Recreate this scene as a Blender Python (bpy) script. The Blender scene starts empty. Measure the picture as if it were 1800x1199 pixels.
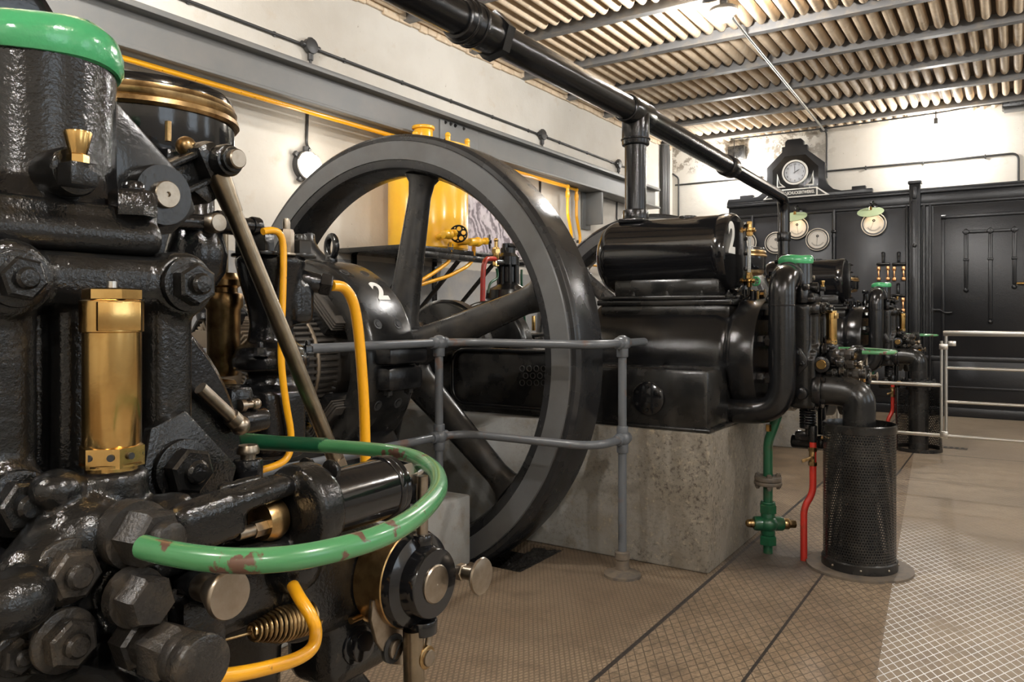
import bpy, bmesh, math, random
from mathutils import Vector as V, Matrix as M, noise
random.seed(7)
PI = math.pi
SC = bpy.context.scene
COL = SC.collection

# ------------------------------------------------------------------ camera, world, lights, exposure
CAM_A = math.radians(33.05); CAM_H = 1.2; CAM_F = 1360.0; CAM_V = 555.0
cam = bpy.data.cameras.new('camera'); camo = bpy.data.objects.new('camera', cam); COL.objects.link(camo)
camo.location = (0, 0, CAM_H); camo.rotation_euler = (PI / 2, 0, CAM_A)
cam.sensor_width = 36; cam.lens = 36 * CAM_F / 1800; cam.shift_y = (CAM_V - 599.5) / 1800
cam.clip_start = 0.02; cam.clip_end = 60
SC.camera = camo
w = bpy.data.worlds.new('world'); SC.world = w; w.use_nodes = True
w.node_tree.nodes['Background'].inputs[0].default_value = (0.80, 0.90, 1.0, 1)
w.node_tree.nodes['Background'].inputs[1].default_value = 1.7
SC.view_settings.view_transform = 'Standard'; SC.view_settings.look = 'None'
SC.view_settings.gamma = 1; SC.view_settings.use_curve_mapping = False
SC.view_settings.exposure = 1.0
ADDED_WINDOWS = [(0.4, 1.5), (3.6, 1.5), (6.8, 1.5)]                 # centre Y, width: windows added in the unseen right hand wall for daylight
for wy, ww in ADDED_WINDOWS:
    l = bpy.data.lights.new('window_added_portal', 'AREA'); l.shape = 'RECTANGLE'; l.size = ww; l.size_y = 1.7; l.cycles.is_portal = True
    o = bpy.data.objects.new('window_added_portal', l); COL.objects.link(o); o.location = (3.72, wy, 2.2); o.rotation_euler = (0, PI / 2, 0)
    l.size, l.size_y = 1.7, ww
def lamp(loc, watt, col=(1, 0.93, 0.84), r=0.05):
    l = bpy.data.lights.new('lamp_light', 'POINT'); l.energy = watt; l.color = col; l.shadow_soft_size = r
    o = bpy.data.objects.new('lamp_light', l); o.location = loc; COL.objects.link(o); return o
CEIL_LAMPS = [(-1.854, 5.79, 3.5, 62), (-2.9, 1.4, 3.5, 80), (-1.6, -1.6, 3.5, 60), (1.6, 4.2, 3.5, 55), (1.6, 0.6, 3.5, 85), (1.6, -2.4, 3.5, 50), (1.6, 7.8, 3.5, 34)]  # first hangs in view; the last five are unseen lamps added for fill
WALL_LAMPS = [(-4.06, 3.76, 2.25, 1.8), (-4.06, 6.99, 2.25, 1.8)]
BACK_LAMPS = [(-0.79, 10.42, 3.40, 34), (-3.2, 10.45, 3.28, 28)]
for x, y, z, e in CEIL_LAMPS: lamp((x, y, z - 0.14), e, (1, 0.985, 0.965), 0.06)
for x, y, z, e in WALL_LAMPS: lamp((x + 0.12, y, z), e, (1, 0.93, 0.82), 0.05)
for x, y, z, e in BACK_LAMPS: lamp((x, y, z - 0.06), e, (1, 0.98, 0.95), 0.05)

# ------------------------------------------------------------------ view geometry: pixel of the photograph + one known plane -> point in the room
sA, cA = math.sin(CAM_A), math.cos(CAM_A)
def ray(px, py):
    t = (px - 900) / CAM_F
    return V((-sA + t * cA, cA + t * sA, (CAM_V - py) / CAM_F))
O = V((0, 0, CAM_H))
def PX(px, py, X): r = ray(px, py); return O + r * (X / r.x)
def PY(px, py, Y): r = ray(px, py); return O + r * (Y / r.y)
def PZ(px, py, Z): r = ray(px, py); return O + r * ((Z - CAM_H) / r.z)
def depth(p): return -sA * p.x + cA * p.y
E1 = V((-0.70, 0.40, 0)); E2 = V((-0.76, 4.08, 0)); E3 = V((-0.86, 7.85, 0))
def q1(px, py, lx): return PX(px, py, lx + E1.x) - E1
def q1y(px, py, ly): return PY(px, py, ly + E1.y) - E1
def q2(px, py, lx): return PX(px, py, lx + E2.x) - E2
def q2y(px, py, ly): return PY(px, py, ly + E2.y) - E2
def r1(n, p): return n * depth(p + E1) / CAM_F
def r2(n, p): return n * depth(p + E2) / CAM_F
AX, AY, AZ = V((1, 0, 0)), V((0, 1, 0)), V((0, 0, 1))

# ------------------------------------------------------------------ materials
def mat(name, base, rough=0.5, metal=0.0, bump=None, var=None, coat=0.0, rvar=None, spec=0.5, bump2=None):
    m = bpy.data.materials.new(name); m.use_nodes = True
    nt = m.node_tree; N = nt.nodes; L = nt.links
    b = N['Principled BSDF']
    b.inputs['Base Color'].default_value = (*base, 1); b.inputs['Roughness'].default_value = rough
    b.inputs['Metallic'].default_value = metal; b.inputs['Coat Weight'].default_value = coat
    b.inputs['Coat Roughness'].default_value = 0.12; b.inputs['Specular IOR Level'].default_value = spec
    tc = N.new('ShaderNodeTexCoord')
    def nz(scale, detail=3, rough_=0.55):
        n = N.new('ShaderNodeTexNoise'); n.inputs['Scale'].default_value = scale; n.inputs['Detail'].default_value = detail
        n.inputs['Roughness'].default_value = rough_; L.new(tc.outputs['Object'], n.inputs['Vector']); return n.outputs['Fac']
    if bump:
        prev = None
        for bp in ([bump] + ([bump2] if bump2 else [])):
            bn = N.new('ShaderNodeBump'); bn.inputs['Strength'].default_value = bp[1]; bn.inputs['Distance'].default_value = bp[2]
            L.new(nz(bp[0]), bn.inputs['Height'])
            if prev: L.new(prev.outputs[0], bn.inputs['Normal'])
            prev = bn
        L.new(prev.outputs[0], b.inputs['Normal'])
    if var:
        src = None
        for (c2, scale, lo, hi) in var:
            rp = N.new('ShaderNodeMapRange'); rp.inputs['From Min'].default_value = lo; rp.inputs['From Max'].default_value = hi
            L.new(nz(scale, 5, 0.6), rp.inputs['Value'])
            mx = N.new('ShaderNodeMix'); mx.data_type = 'RGBA'
            if src: L.new(src, mx.inputs['A'])
            else: mx.inputs['A'].default_value = (*base, 1)
            mx.inputs['B'].default_value = (*c2, 1)
            L.new(rp.outputs[0], mx.inputs['Factor']); src = mx.outputs['Result']
        L.new(src, b.inputs['Base Color'])
    if rvar:
        rp = N.new('ShaderNodeMapRange'); rp.inputs['From Min'].default_value = 0.35; rp.inputs['From Max'].default_value = 0.65
        rp.inputs['To Min'].default_value = rvar[1]; rp.inputs['To Max'].default_value = rvar[2]
        L.new(nz(rvar[0], 4), rp.inputs['Value']); L.new(rp.outputs[0], b.inputs['Roughness'])
    m.diffuse_color = (*base, 1)
    return m
def emit(name, col, s):
    m = bpy.data.materials.new(name); m.use_nodes = True; b = m.node_tree.nodes['Principled BSDF']
    b.inputs['Base Color'].default_value = (*col, 1); b.inputs['Emission Color'].default_value = (*col, 1); b.inputs['Emission Strength'].default_value = s
    return m
BLACK = mat('black_enamel', (0.008, 0.008, 0.0085), 0.13, 0, (230, 0.2, 0.003), None, 0.0, (11, 0.07, 0.18), 0.5, (42, 0.13, 0.005))
BLACKW = mat('worn_black_enamel', (0.0085, 0.0083, 0.008), 0.13, 0, (260, 0.26, 0.003), [((0.036, 0.028, 0.02), 24, 0.58, 0.76)], 0.0, (16, 0.07, 0.24), 0.52, (60, 0.16, 0.004))
SMOOTH = mat('smooth_black_enamel', (0.007, 0.007, 0.0078), 0.1, 0, (60, 0.07, 0.003), None, 0.0, (5, 0.07, 0.16), 0.65)
SATIN = mat('satin_black_paint', (0.009, 0.0088, 0.0086), 0.26, 0, (70, 0.15, 0.003), [((0.028, 0.025, 0.021), 6, 0.45, 0.7)], 0.0, (6, 0.18, 0.34), 0.5, (200, 0.12, 0.002))
DUSTY = mat('dusty_black_iron', (0.022, 0.019, 0.016), 0.3, 0, (240, 0.3, 0.003), [((0.06, 0.047, 0.033), 30, 0.5, 0.72)], 0.0, (18, 0.16, 0.42), 0.5)
RIM = mat('worn_black_rim_paint', (0.017, 0.017, 0.018), 0.25, 0, (50, 0.14, 0.003), [((0.026, 0.0255, 0.0245), 4, 0.4, 0.75)], 0.0, (6, 0.2, 0.32))
SPOKE = mat('satin_spoke_paint', (0.02, 0.0195, 0.019), 0.3, 0, (60, 0.18, 0.003), [((0.048, 0.042, 0.035), 7, 0.48, 0.7)], 0.0, (8, 0.22, 0.42))
CHAR = mat('charcoal_grey_paint', (0.098, 0.1, 0.1), 0.42, 0, (45, 0.2, 0.003), [((0.08, 0.078, 0.075), 5, 0.4, 0.65)], 0.0, (7, 0.34, 0.5))
DARKW = mat('dark_winding', (0.045, 0.038, 0.031), 0.55, 0, (80, 0.2, 0.003))
COPPER = mat('dull_copper_bars', (0.20, 0.16, 0.115), 0.4, 0.6)
BRASS = mat('polished_brass', (0.68, 0.45, 0.17), 0.2, 1.0, (300, 0.05, 0.001), [((0.50, 0.30, 0.10), 30, 0.45, 0.75)])
OLDBRASS = mat('tarnished_brass', (0.50, 0.34, 0.16), 0.3, 1.0, (120, 0.1, 0.002), [((0.16, 0.09, 0.035), 28, 0.42, 0.68)])
STEEL = mat('dull_steel', (0.38, 0.325, 0.26), 0.33, 1.0, (160, 0.1, 0.002), [((0.22, 0.18, 0.13), 26, 0.42, 0.7)])
ROD = mat('bronzed_steel_rod', (0.34, 0.28, 0.20), 0.3, 1.0, (120, 0.08, 0.002), [((0.20, 0.16, 0.11), 18, 0.4, 0.7)])
ALU = mat('brushed_aluminium', (0.62, 0.61, 0.58), 0.3, 1.0, (220, 0.05, 0.001))
GREEN = mat('green_enamel', (0.065, 0.37, 0.15), 0.18, 0, (70, 0.3, 0.004), None, 0.4)
GREENC = mat('chipped_green_paint', (0.07, 0.25, 0.10), 0.26, 0, (90, 0.1, 0.002), [((0.12, 0.065, 0.045), 26, 0.60, 0.63)], 0.3)
GREEND = mat('dark_green_pipe_paint', (0.010, 0.082, 0.036), 0.3, 0, (60, 0.15, 0.003), [((0.04, 0.06, 0.03), 16, 0.5, 0.7)], 0.2)
YEL = mat('yellow_pipe_paint', (0.86, 0.40, 0.012), 0.28, 0, (90, 0.08, 0.002), [((0.35, 0.14, 0.01), 45, 0.66, 0.7)], 0.3)
YELT = mat('yellow_tank_paint', (0.86, 0.48, 0.025), 0.25, 0, (14, 0.15, 0.005), [((0.80, 0.40, 0.02), 5, 0.4, 0.7)], 0.4)
RED = mat('red_pipe_paint', (0.42, 0.024, 0.014), 0.3, 0, (70, 0.1, 0.002), [((0.25, 0.03, 0.015), 14, 0.5, 0.7)], 0.2)
GREYP = mat('grey_rail_paint', (0.10, 0.107, 0.115), 0.36, 0, (80, 0.12, 0.002), [((0.13, 0.085, 0.065), 10, 0.58, 0.66)], 0.1)
GIRD = mat('grey_girder_paint', (0.135, 0.138, 0.135), 0.48, 0, (30, 0.12, 0.003), [((0.165, 0.16, 0.15), 3, 0.4, 0.7)])
JOIST = mat('grey_joist_paint', (0.16, 0.155, 0.15), 0.5, 0, (30, 0.15, 0.003), [((0.26, 0.22, 0.17), 9, 0.5, 0.75)])
CONDUIT = mat('dark_conduit', (0.035, 0.034, 0.033), 0.45)
WHITE = mat('white_paint', (0.75, 0.73, 0.68), 0.45)
DIAL = mat('cream_dial', (0.70, 0.66, 0.60), 0.4)
INK = mat('ink', (0.02, 0.02, 0.02), 0.5)
SHADE = mat('green_lamp_shade', (0.33, 0.40, 0.24), 0.35)
BOARD = mat('switchboard_slate', (0.026, 0.027, 0.031), 0.36, 0, (20, 0.06, 0.002), [((0.036, 0.037, 0.042), 2.5, 0.4, 0.7)])
BOARDM = mat('switchboard_iron', (0.013, 0.0135, 0.0155), 0.3, 0, (90, 0.3, 0.004), None, 0.0, None, 0.5, (26, 0.14, 0.006))
GLASS = bpy.data.materials.new('sight_glass'); GLASS.use_nodes = True
_b = GLASS.node_tree.nodes['Principled BSDF']; _b.inputs['Base Color'].default_value = (0.9, 0.92, 0.9, 1); _b.inputs['Roughness'].default_value = 0.12; _b.inputs['Transmission Weight'].default_value = 0.75
DIRT = mat('black_oily_dirt', (0.018, 0.016, 0.014), 0.5, 0, (70, 0.8, 0.012), [((0.06, 0.05, 0.042), 90, 0.6, 0.7)])
CLAY = mat('tan_clay_ribs', (0.68, 0.54, 0.38), 0.72, 0, (40, 0.3, 0.004), [((0.56, 0.43, 0.29), 7, 0.45, 0.7), ((0.74, 0.63, 0.48), 18, 0.55, 0.7)])
CLAYD = mat('dark_clay_gaps', (0.10, 0.07, 0.045), 0.8, 0, (30, 0.4, 0.006))
PLATE = mat('rusty_floor_flange', (0.14, 0.11, 0.08), 0.5, 0, (90, 0.2, 0.003), [((0.08, 0.07, 0.06), 20, 0.45, 0.65)])
BULB = emit('lit_bulb', (1, 0.95, 0.86), 45)
DOME = emit('lit_glass_dome', (1, 0.95, 0.86), 7)
WARM = emit('lit_small_bulb', (1, 0.78, 0.5), 6)

class NG:
    def __init__(s, name, rough=0.7):
        s.m = bpy.data.materials.new(name); s.m.use_nodes = True; s.N = s.m.node_tree.nodes; s.L = s.m.node_tree.links
        s.b = s.N['Principled BSDF']; s.b.inputs['Roughness'].default_value = rough
        s.tc = s.N.new('ShaderNodeTexCoord'); s.co = s.tc.outputs['Object']
        x = s.N.new('ShaderNodeSeparateXYZ'); s.L.new(s.co, x.inputs[0]); s.x, s.y, s.z = x.outputs
    def _in(s, v, sock):
        if isinstance(v, (int, float)): sock.default_value = v
        elif isinstance(v, tuple): sock.default_value = (*v, 1)
        else: s.L.new(v, sock)
    def math(s, op, a, b=0.0, c=None):
        n = s.N.new('ShaderNodeMath'); n.operation = op; s._in(a, n.inputs[0]); s._in(b, n.inputs[1])
        if c is not None: s._in(c, n.inputs[2])
        return n.outputs[0]
    def noise(s, scale, detail=4, rough=0.6, vec=None):
        n = s.N.new('ShaderNodeTexNoise'); n.inputs['Scale'].default_value = scale; n.inputs['Detail'].default_value = detail; n.inputs['Roughness'].default_value = rough
        s.L.new(vec or s.co, n.inputs['Vector']); return n.outputs['Fac']
    def rng(s, v, a, b, c=0.0, d=1.0, smooth=False):
        n = s.N.new('ShaderNodeMapRange'); s._in(v, n.inputs['Value'])
        if smooth: n.interpolation_type = 'SMOOTHSTEP'
        for k, q in zip(('From Min', 'From Max', 'To Min', 'To Max'), (a, b, c, d)): n.inputs[k].default_value = q
        return n.outputs[0]
    def mix(s, f, a, b):
        n = s.N.new('ShaderNodeMix'); n.data_type = 'RGBA'; s._in(f, n.inputs['Factor']); s._in(a, n.inputs['A']); s._in(b, n.inputs['B']); return n.outputs['Result']
    def bump(s, h, st, dist, nrm=None):
        n = s.N.new('ShaderNodeBump'); n.inputs['Strength'].default_value = st; n.inputs['Distance'].default_value = dist; s._in(h, n.inputs['Height'])
        if nrm: s.L.new(nrm, n.inputs['Normal'])
        return n.outputs[0]
    def out(s, col, nrm=None, rough=None, metal=None):
        s._in(col, s.b.inputs['Base Color'])
        if nrm: s.L.new(nrm, s.b.inputs['Normal'])
        if rough is not None: s._in(rough, s.b.inputs['Roughness'])
        if metal is not None: s._in(metal, s.b.inputs['Metallic'])
        return s.m

def plaster(name, dado, peel=None):
    g = NG(name, 0.85)
    n1 = g.noise(0.9, 6); n2 = g.noise(5, 5); n3 = g.noise(60, 3)
    c = g.mix(g.rng(n1, 0.38, 0.66), (0.64, 0.61, 0.55), (0.54, 0.50, 0.435))
    c = g.mix(g.rng(n2, 0.60, 0.78, 0, 0.55), c, (0.50, 0.40, 0.29))
    c = g.mix(g.rng(g.noise(22, 4), 0.70, 0.74, 0, 0.7), c, (0.33, 0.28, 0.22))
    if dado:
        f = g.math('LESS_THAN', g.math('ADD', g.z, g.math('MULTIPLY', g.noise(6), 0.02)), dado)
        d = g.mix(g.rng(n2, 0.45, 0.7), (0.34, 0.34, 0.335), (0.42, 0.39, 0.35))
        c = g.mix(f, c, d)
    if peel:
        top = g.rng(g.math('ADD', g.z, g.math('MULTIPLY', g.noise(1.3, 3), 0.35)), peel, peel + 0.12)
        f = g.math('MULTIPLY', g.math('MULTIPLY', top, g.rng(g.x, -1.9, -2.3)), g.rng(g.noise(9, 6, 0.7), 0.5, 0.56))
        c = g.mix(f, c, g.mix(n3, (0.36, 0.31, 0.25), (0.20, 0.18, 0.15)))
    nr = g.bump(n2, 0.25, 0.03); nr = g.bump(n3, 0.2, 0.004, nr)
    return g.out(c, nr)
WALL_L = plaster('cream_plaster_with_grey_dado', 1.63); WALL_B = plaster('cream_plaster_peeling_at_top', None, 3.42)
def concrete():
    g = NG('stained_concrete', 0.82)
    n1 = g.noise(2.2, 6); n2 = g.noise(48, 8, 0.78); n3 = g.noise(9, 5)
    c = g.mix(g.rng(n1, 0.35, 0.68), (0.35, 0.35, 0.335), (0.255, 0.245, 0.22))
    c = g.mix(g.rng(n3, 0.50, 0.72, 0, 0.7), c, (0.215, 0.165, 0.105))
    c = g.mix(g.rng(g.math('ADD', g.x, g.math('MULTIPLY', n1, 0.6)), -1.35, -0.25, 0, 0.8), c, g.mix(n3, (0.20, 0.165, 0.115), (0.13, 0.105, 0.075)))
    right = g.rng(g.math('ADD', g.x, g.math('MULTIPLY', n1, 0.5)), -1.35, -.5, 0.1, 1.0)
    c = g.mix(g.math('MULTIPLY', g.math('MULTIPLY', g.rng(n2, 0.50, 0.62), g.rng(g.noise(3.2, 5), 0.38, 0.6, 0.15, 0.95)), right), c, (0.055, 0.042, 0.028))
    c = g.mix(g.math('MULTIPLY', g.rng(g.noise(36, 7, 0.7), 0.56, 0.66, 0, 0.6), right), c, (0.36, 0.31, 0.22))
    nr = g.bump(n2, 0.35, 0.006); nr = g.bump(n3, 0.3, 0.02, nr)
    return g.out(c, nr)
CONC = concrete()
def floor_mat():
    g = NG('dusty_steel_floor_plates', 0.6)
    n1 = g.noise(1.1, 6); n2 = g.noise(7, 6, 0.65); n3 = g.noise(120, 3)
    base = g.mix(g.rng(n1, 0.36, 0.66), (0.22, 0.155, 0.095), (0.33, 0.25, 0.165))
    base = g.mix(g.rng(n2, 0.48, 0.75, 0, 0.75), base, (0.105, 0.07, 0.043))
    fine = g.noise(85, 5, 0.75)
    base = g.mix(g.rng(fine, 0.50, 0.68, 0, 0.7), base, (0.085, 0.058, 0.036))
    base = g.mix(g.rng(g.noise(150, 3, 0.7), 0.60, 0.72, 0, 0.6), base, (0.42, 0.34, 0.24))
    base = g.mix(g.rng(g.noise(0.8, 3), 0.44, 0.60, 0, 0.55), base, (0.10, 0.07, 0.045))
    def lines(ang, per, wd):
        a = math.radians(ang)
        d = g.math('ADD', g.math('MULTIPLY', g.x, -math.sin(a)), g.math('MULTIPLY', g.y, math.cos(a)))
        fr = g.math('ABSOLUTE', g.math('SUBTRACT', g.math('FRACT', g.math('DIVIDE', d, per)), 0.5))
        return g.rng(fr, wd, wd * 1.7, 1, 0)
    grid = g.math('MAXIMUM', lines(-60, 0.034, 0.038), lines(64, 0.034, 0.038))
    pit = g.math('MULTIPLY', g.math('SUBTRACT', 1.0, grid), g.rng(g.noise(34, 3), 0.5, 0.62))
    ribs = g.math('MAXIMUM', lines(-58, 0.018, 0.12), lines(62, 0.018, 0.12))
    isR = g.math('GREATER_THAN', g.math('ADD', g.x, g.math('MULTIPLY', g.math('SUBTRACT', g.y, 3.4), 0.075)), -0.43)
    isM = g.math('GREATER_THAN', g.x, -1.165)
    worn_glint = g.rng(g.noise(3.4, 5), 0.33, 0.45, 0.15, 1.0)
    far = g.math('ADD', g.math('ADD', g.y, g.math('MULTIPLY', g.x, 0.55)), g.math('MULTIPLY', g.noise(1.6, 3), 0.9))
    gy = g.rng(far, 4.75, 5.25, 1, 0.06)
    worn_glint = g.math('MULTIPLY', worn_glint, gy)
    # lamp glints painted on the worn right hand plates, dirt-filled grooves on the others
    cM = g.mix(g.math('MULTIPLY', grid, 0.8), g.mix(g.math('MULTIPLY', pit, 0.7), base, (0.11, 0.078, 0.05)), (0.055, 0.04, 0.028))
    cR = g.mix(g.math('MULTIPLY', grid, worn_glint), g.mix(0.4, base, (0.29, 0.25, 0.195)), (0.78, 0.79, 0.80))
    cL = g.mix(g.math('MULTIPLY', ribs, 0.6), base, (0.075, 0.052, 0.032))
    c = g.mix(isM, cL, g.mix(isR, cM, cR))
    def seam(x0, wd): return g.math('LESS_THAN', g.math('ABSOLUTE', g.math('SUBTRACT', g.x, x0)), wd)
    sm = g.math('MAXIMUM', seam(-1.165, 0.009), seam(-0.749, 0.006))
    sm = g.math('MAXIMUM', sm, g.math('LESS_THAN', g.math('ABSOLUTE', g.math('SUBTRACT', g.y, 7.62)), 0.008))
    c = g.mix(sm, c, (0.03, 0.024, 0.02))
    # oil stains round the foot of the pipes
    dx = g.math('SUBTRACT', g.x, -1.0); dy = g.math('SUBTRACT', g.y, 3.9)
    rr = g.math('SQRT', g.math('ADD', g.math('MULTIPLY', dx, dx), g.math('MULTIPLY', dy, dy)))
    st = g.rng(g.math('ADD', rr, g.math('MULTIPLY', n2, 0.35)), 0.30, 0.62, 0.8, 0, True)
    c = g.mix(st, c, (0.055, 0.046, 0.04))
    h = g.math('MULTIPLY', g.math('MAXIMUM', g.math('MULTIPLY', grid, isM), g.math('MULTIPLY', ribs, g.math('SUBTRACT', 1.0, isM))), 1.0)
    nr = g.bump(h, 0.5, 0.004); nr = g.bump(n3, 0.15, 0.003, nr)
    met = g.math('MULTIPLY', g.math('MULTIPLY', grid, isR), worn_glint)
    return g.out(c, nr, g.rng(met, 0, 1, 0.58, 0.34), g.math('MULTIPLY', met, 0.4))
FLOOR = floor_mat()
def poster_mat():
    g = NG('mauve_photo_print', 0.5)
    wv = g.N.new('ShaderNodeTexWave'); wv.wave_type = 'RINGS'; wv.inputs['Scale'].default_value = 3.4; wv.inputs['Distortion'].default_value = 14; wv.inputs['Detail'].default_value = 3
    wv.inputs['Detail Scale'].default_value = 1.6; g.L.new(g.co, wv.inputs['Vector'])
    c = g.mix(g.rng(wv.outputs['Fac'], 0.25, 0.8), (0.17, 0.14, 0.16), (0.56, 0.50, 0.54))
    c = g.mix(g.rng(g.noise(5, 5), 0.52, 0.6, 0, 0.8), c, (0.62, 0.57, 0.60))
    return g.out(c)
POSTER = poster_mat()
CEILM = CLAYD

# ------------------------------------------------------------------ mesh building
def basis(axis):
    a = V(axis).normalized()
    u = a.cross(V((0, 0, 1)))
    if u.length < 1e-3: u = V((1, 0, 0))
    u.normalize(); return u, a.cross(u).normalized() * -1, a
class B:
    def __init__(s): s.bm = bmesh.new()
    def _merge(s, t):
        me = bpy.data.meshes.new('tmp'); t.to_mesh(me); t.free(); s.bm.from_mesh(me); bpy.data.meshes.remove(me); return s
    def lathe(s, o, axis, prof, seg=32, a0=0, a1=2 * PI):
        o = V(o); u, v, a = basis(axis); full = abs(a1 - a0 - 2 * PI) < 1e-6
        n = seg if full else seg + 1; rings = []
        for r, t in prof:
            if r < 1e-6: rings.append([s.bm.verts.new(o + a * t)])
            else: rings.append([s.bm.verts.new(o + a * t + (u * math.cos(a0 + (a1 - a0) * k / seg) + v * math.sin(a0 + (a1 - a0) * k / seg)) * r) for k in range(n)])
        for A, C in zip(rings, rings[1:]):
            for k in range(seg):
                j = (k + 1) % n
                q = [A[k % len(A)], A[j % len(A)], C[j % len(C)], C[k % len(C)]]
                qq = []
                for x in q:
                    if x not in qq: qq.append(x)
                if len(qq) > 2:
                    try: s.bm.faces.new(qq)
                    except ValueError: pass
        return s
    def cyl(s, p0, p1, r0, r1=None, seg=24, bev=0.0):
        p0, p1 = V(p0), V(p1); r1 = r0 if r1 is None else r1; L = (p1 - p0).length
        b = min(bev, L * 0.45, r0 * 0.6, r1 * 0.6)
        if b > 0: pr = [(0, 0), (r0 - b, 0), (r0 - b * 0.3, b * 0.3), (r0, b), (r1, L - b), (r1 - b * 0.3, L - b * 0.3), (r1 - b, L), (0, L)]
        else: pr = [(0, 0), (r0, 0), (r1, L), (0, L)]
        return s.lathe(p0, p1 - p0, pr, seg)
    def box(s, c, d, bev=0.0, rot=None, seg=2):
        t = bmesh.new(); bmesh.ops.create_cube(t, size=1)
        bmesh.ops.scale(t, vec=d, verts=t.verts)
        if bev > 0: bmesh.ops.bevel(t, geom=t.edges[:], offset=min(bev, min(d) * 0.45), segments=seg, affect='EDGES', profile=0.5)
        mt = M.Translation(V(c)) @ (rot.to_4x4() if rot else M.Identity(4))
        bmesh.ops.transform(t, matrix=mt, verts=t.verts)
        return s._merge(t)
    def bx(s, x0, x1, y0, y1, z0, z1, bev=0.0, seg=2):
        return s.box(((x0 + x1) / 2, (y0 + y1) / 2, (z0 + z1) / 2), (abs(x1 - x0), abs(y1 - y0), abs(z1 - z0)), bev, None, seg)
    def bar(s, p0, p1, wu, wv, bev=0.0):
        p0, p1 = V(p0), V(p1); u, v, a = basis(p1 - p0)
        return s.box((p0 + p1) / 2, (wu, wv, (p1 - p0).length), bev, M((u, a.cross(u), a)).transposed())
    def prism(s, pts, o, u, v, depth, bev=0.0, seg=2):
        o, u, v = V(o), V(u), V(v); nrm = u.cross(v).normalized()
        t = bmesh.new(); vs = [t.verts.new(o + u * a + v * b) for a, b in pts]
        f = t.faces.new(vs); ex = bmesh.ops.extrude_face_region(t, geom=[f])
        nv = [g for g in ex['geom'] if isinstance(g, bmesh.types.BMVert)]
        bmesh.ops.translate(t, vec=nrm * depth, verts=nv); bmesh.ops.recalc_face_normals(t, faces=t.faces)
        if bev > 0: bmesh.ops.bevel(t, geom=t.edges[:], offset=bev, segments=seg, affect='EDGES', profile=0.5, clamp_overlap=True)
        return s._merge(t)
    def tube(s, path, r, seg=14, fillet=0.0, closed=False, n=6):
        P = [V(p) for p in path]
        if fillet > 0 and not closed:
            Q = [P[0]]
            for a, b, c in zip(P, P[1:], P[2:]):
                d0, d1 = (a - b), (c - b); f = min(fillet, d0.length * 0.49, d1.length * 0.49)
                p, q = b + d0.normalized() * f, b + d1.normalized() * f
                for k in range(n + 1):
                    t = k / n; Q.append(p * (1 - t) ** 2 + b * 2 * t * (1 - t) + q * t * t)
            Q.append(P[-1]); P = Q
        R = r if isinstance(r, (list, tuple)) else [r] * len(P)
        T = []
        m = len(P)
        for k in range(m):
            a = P[(k - 1) % m] if (k or closed) else P[0]; c = P[(k + 1) % m] if (k < m - 1 or closed) else P[-1]
            T.append((c - a).normalized())
        u, v, _ = basis(T[0]); rings = []
        for k in range(m):
            u = (u - T[k] * u.dot(T[k])).normalized(); v = T[k].cross(u)
            rings.append([s.bm.verts.new(P[k] + (u * math.cos(2 * PI * j / seg) + v * math.sin(2 * PI * j / seg)) * R[k]) for j in range(seg)])
        for k in range(m if closed else m - 1):
            A, C = rings[k], rings[(k + 1) % m]
            for j in range(seg): s.bm.faces.new((A[j], A[(j + 1) % seg], C[(j + 1) % seg], C[j]))
        if not closed:
            s.bm.faces.new(rings[0][::-1]); s.bm.faces.new(rings[-1])
        return s
    def torus(s, c, axis, R, r, seg=40, seg2=12):
        u, v, _ = basis(axis); return s.tube([V(c) + (u * math.cos(2 * PI * k / seg) + v * math.sin(2 * PI * k / seg)) * R for k in range(seg)], r, seg2, closed=True)
    def hexn(s, o, axis, r, h, rot=0.0):
        o = V(o); u, v, a = basis(axis)
        def ring(t, rr): return [o + a * t + (u * math.cos(rot + PI / 3 * k) + v * math.sin(rot + PI / 3 * k)) * rr for k in range(6)]
        R0, R1, R2 = [[s.bm.verts.new(p) for p in ring(t, q)] for t, q in ((0, r), (h * 0.86, r), (h, r * 0.86))]
        for A, C in ((R0, R1), (R1, R2)):
            for k in range(6): s.bm.faces.new((A[k], A[(k + 1) % 6], C[(k + 1) % 6], C[k]))
        s.bm.faces.new(R2); s.bm.faces.new(R0[::-1]); return s
    def sph(s, c, r, sc=(1, 1, 1), seg=20):
        t = bmesh.new(); bmesh.ops.create_uvsphere(t, u_segments=seg, v_segments=seg // 2 + 2, radius=r)
        bmesh.ops.scale(t, vec=sc, verts=t.verts); bmesh.ops.translate(t, vec=V(c), verts=t.verts); return s._merge(t)
    def done(s, name, m, parent=None, ang=38, remesh=0.0, smooth=0):
        bmesh.ops.recalc_face_normals(s.bm, faces=s.bm.faces)
        la = math.radians(ang)
        for f in s.bm.faces: f.smooth = True
        for e in s.bm.edges:
            if len(e.link_faces) == 2 and e.calc_face_angle(0) > la: e.smooth = False
        me = bpy.data.meshes.new(name); s.bm.to_mesh(me); s.bm.free()
        me.materials.append(m)
        o = bpy.data.objects.new(name, me); COL.objects.link(o)
        if parent: o.parent = parent
        if remesh:
            rm = o.modifiers.new('cast', 'REMESH'); rm.mode = 'VOXEL'; rm.voxel_size = remesh; rm.use_smooth_shade = True
            if smooth:
                sm = o.modifiers.new('soften', 'SMOOTH'); sm.iterations = smooth; sm.factor = 0.5
            ev = bpy.data.meshes.new_from_object(o.evaluated_get(bpy.context.evaluated_depsgraph_get()))
            o.modifiers.clear(); o.data = ev; ev.name = name
            for p in ev.polygons: p.use_smooth = True
        return o
def tag(o, label, cat=None, group=None):
    o['label'] = label
    if cat: o['category'] = cat
    if group: o['group'] = group
    return o
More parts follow.
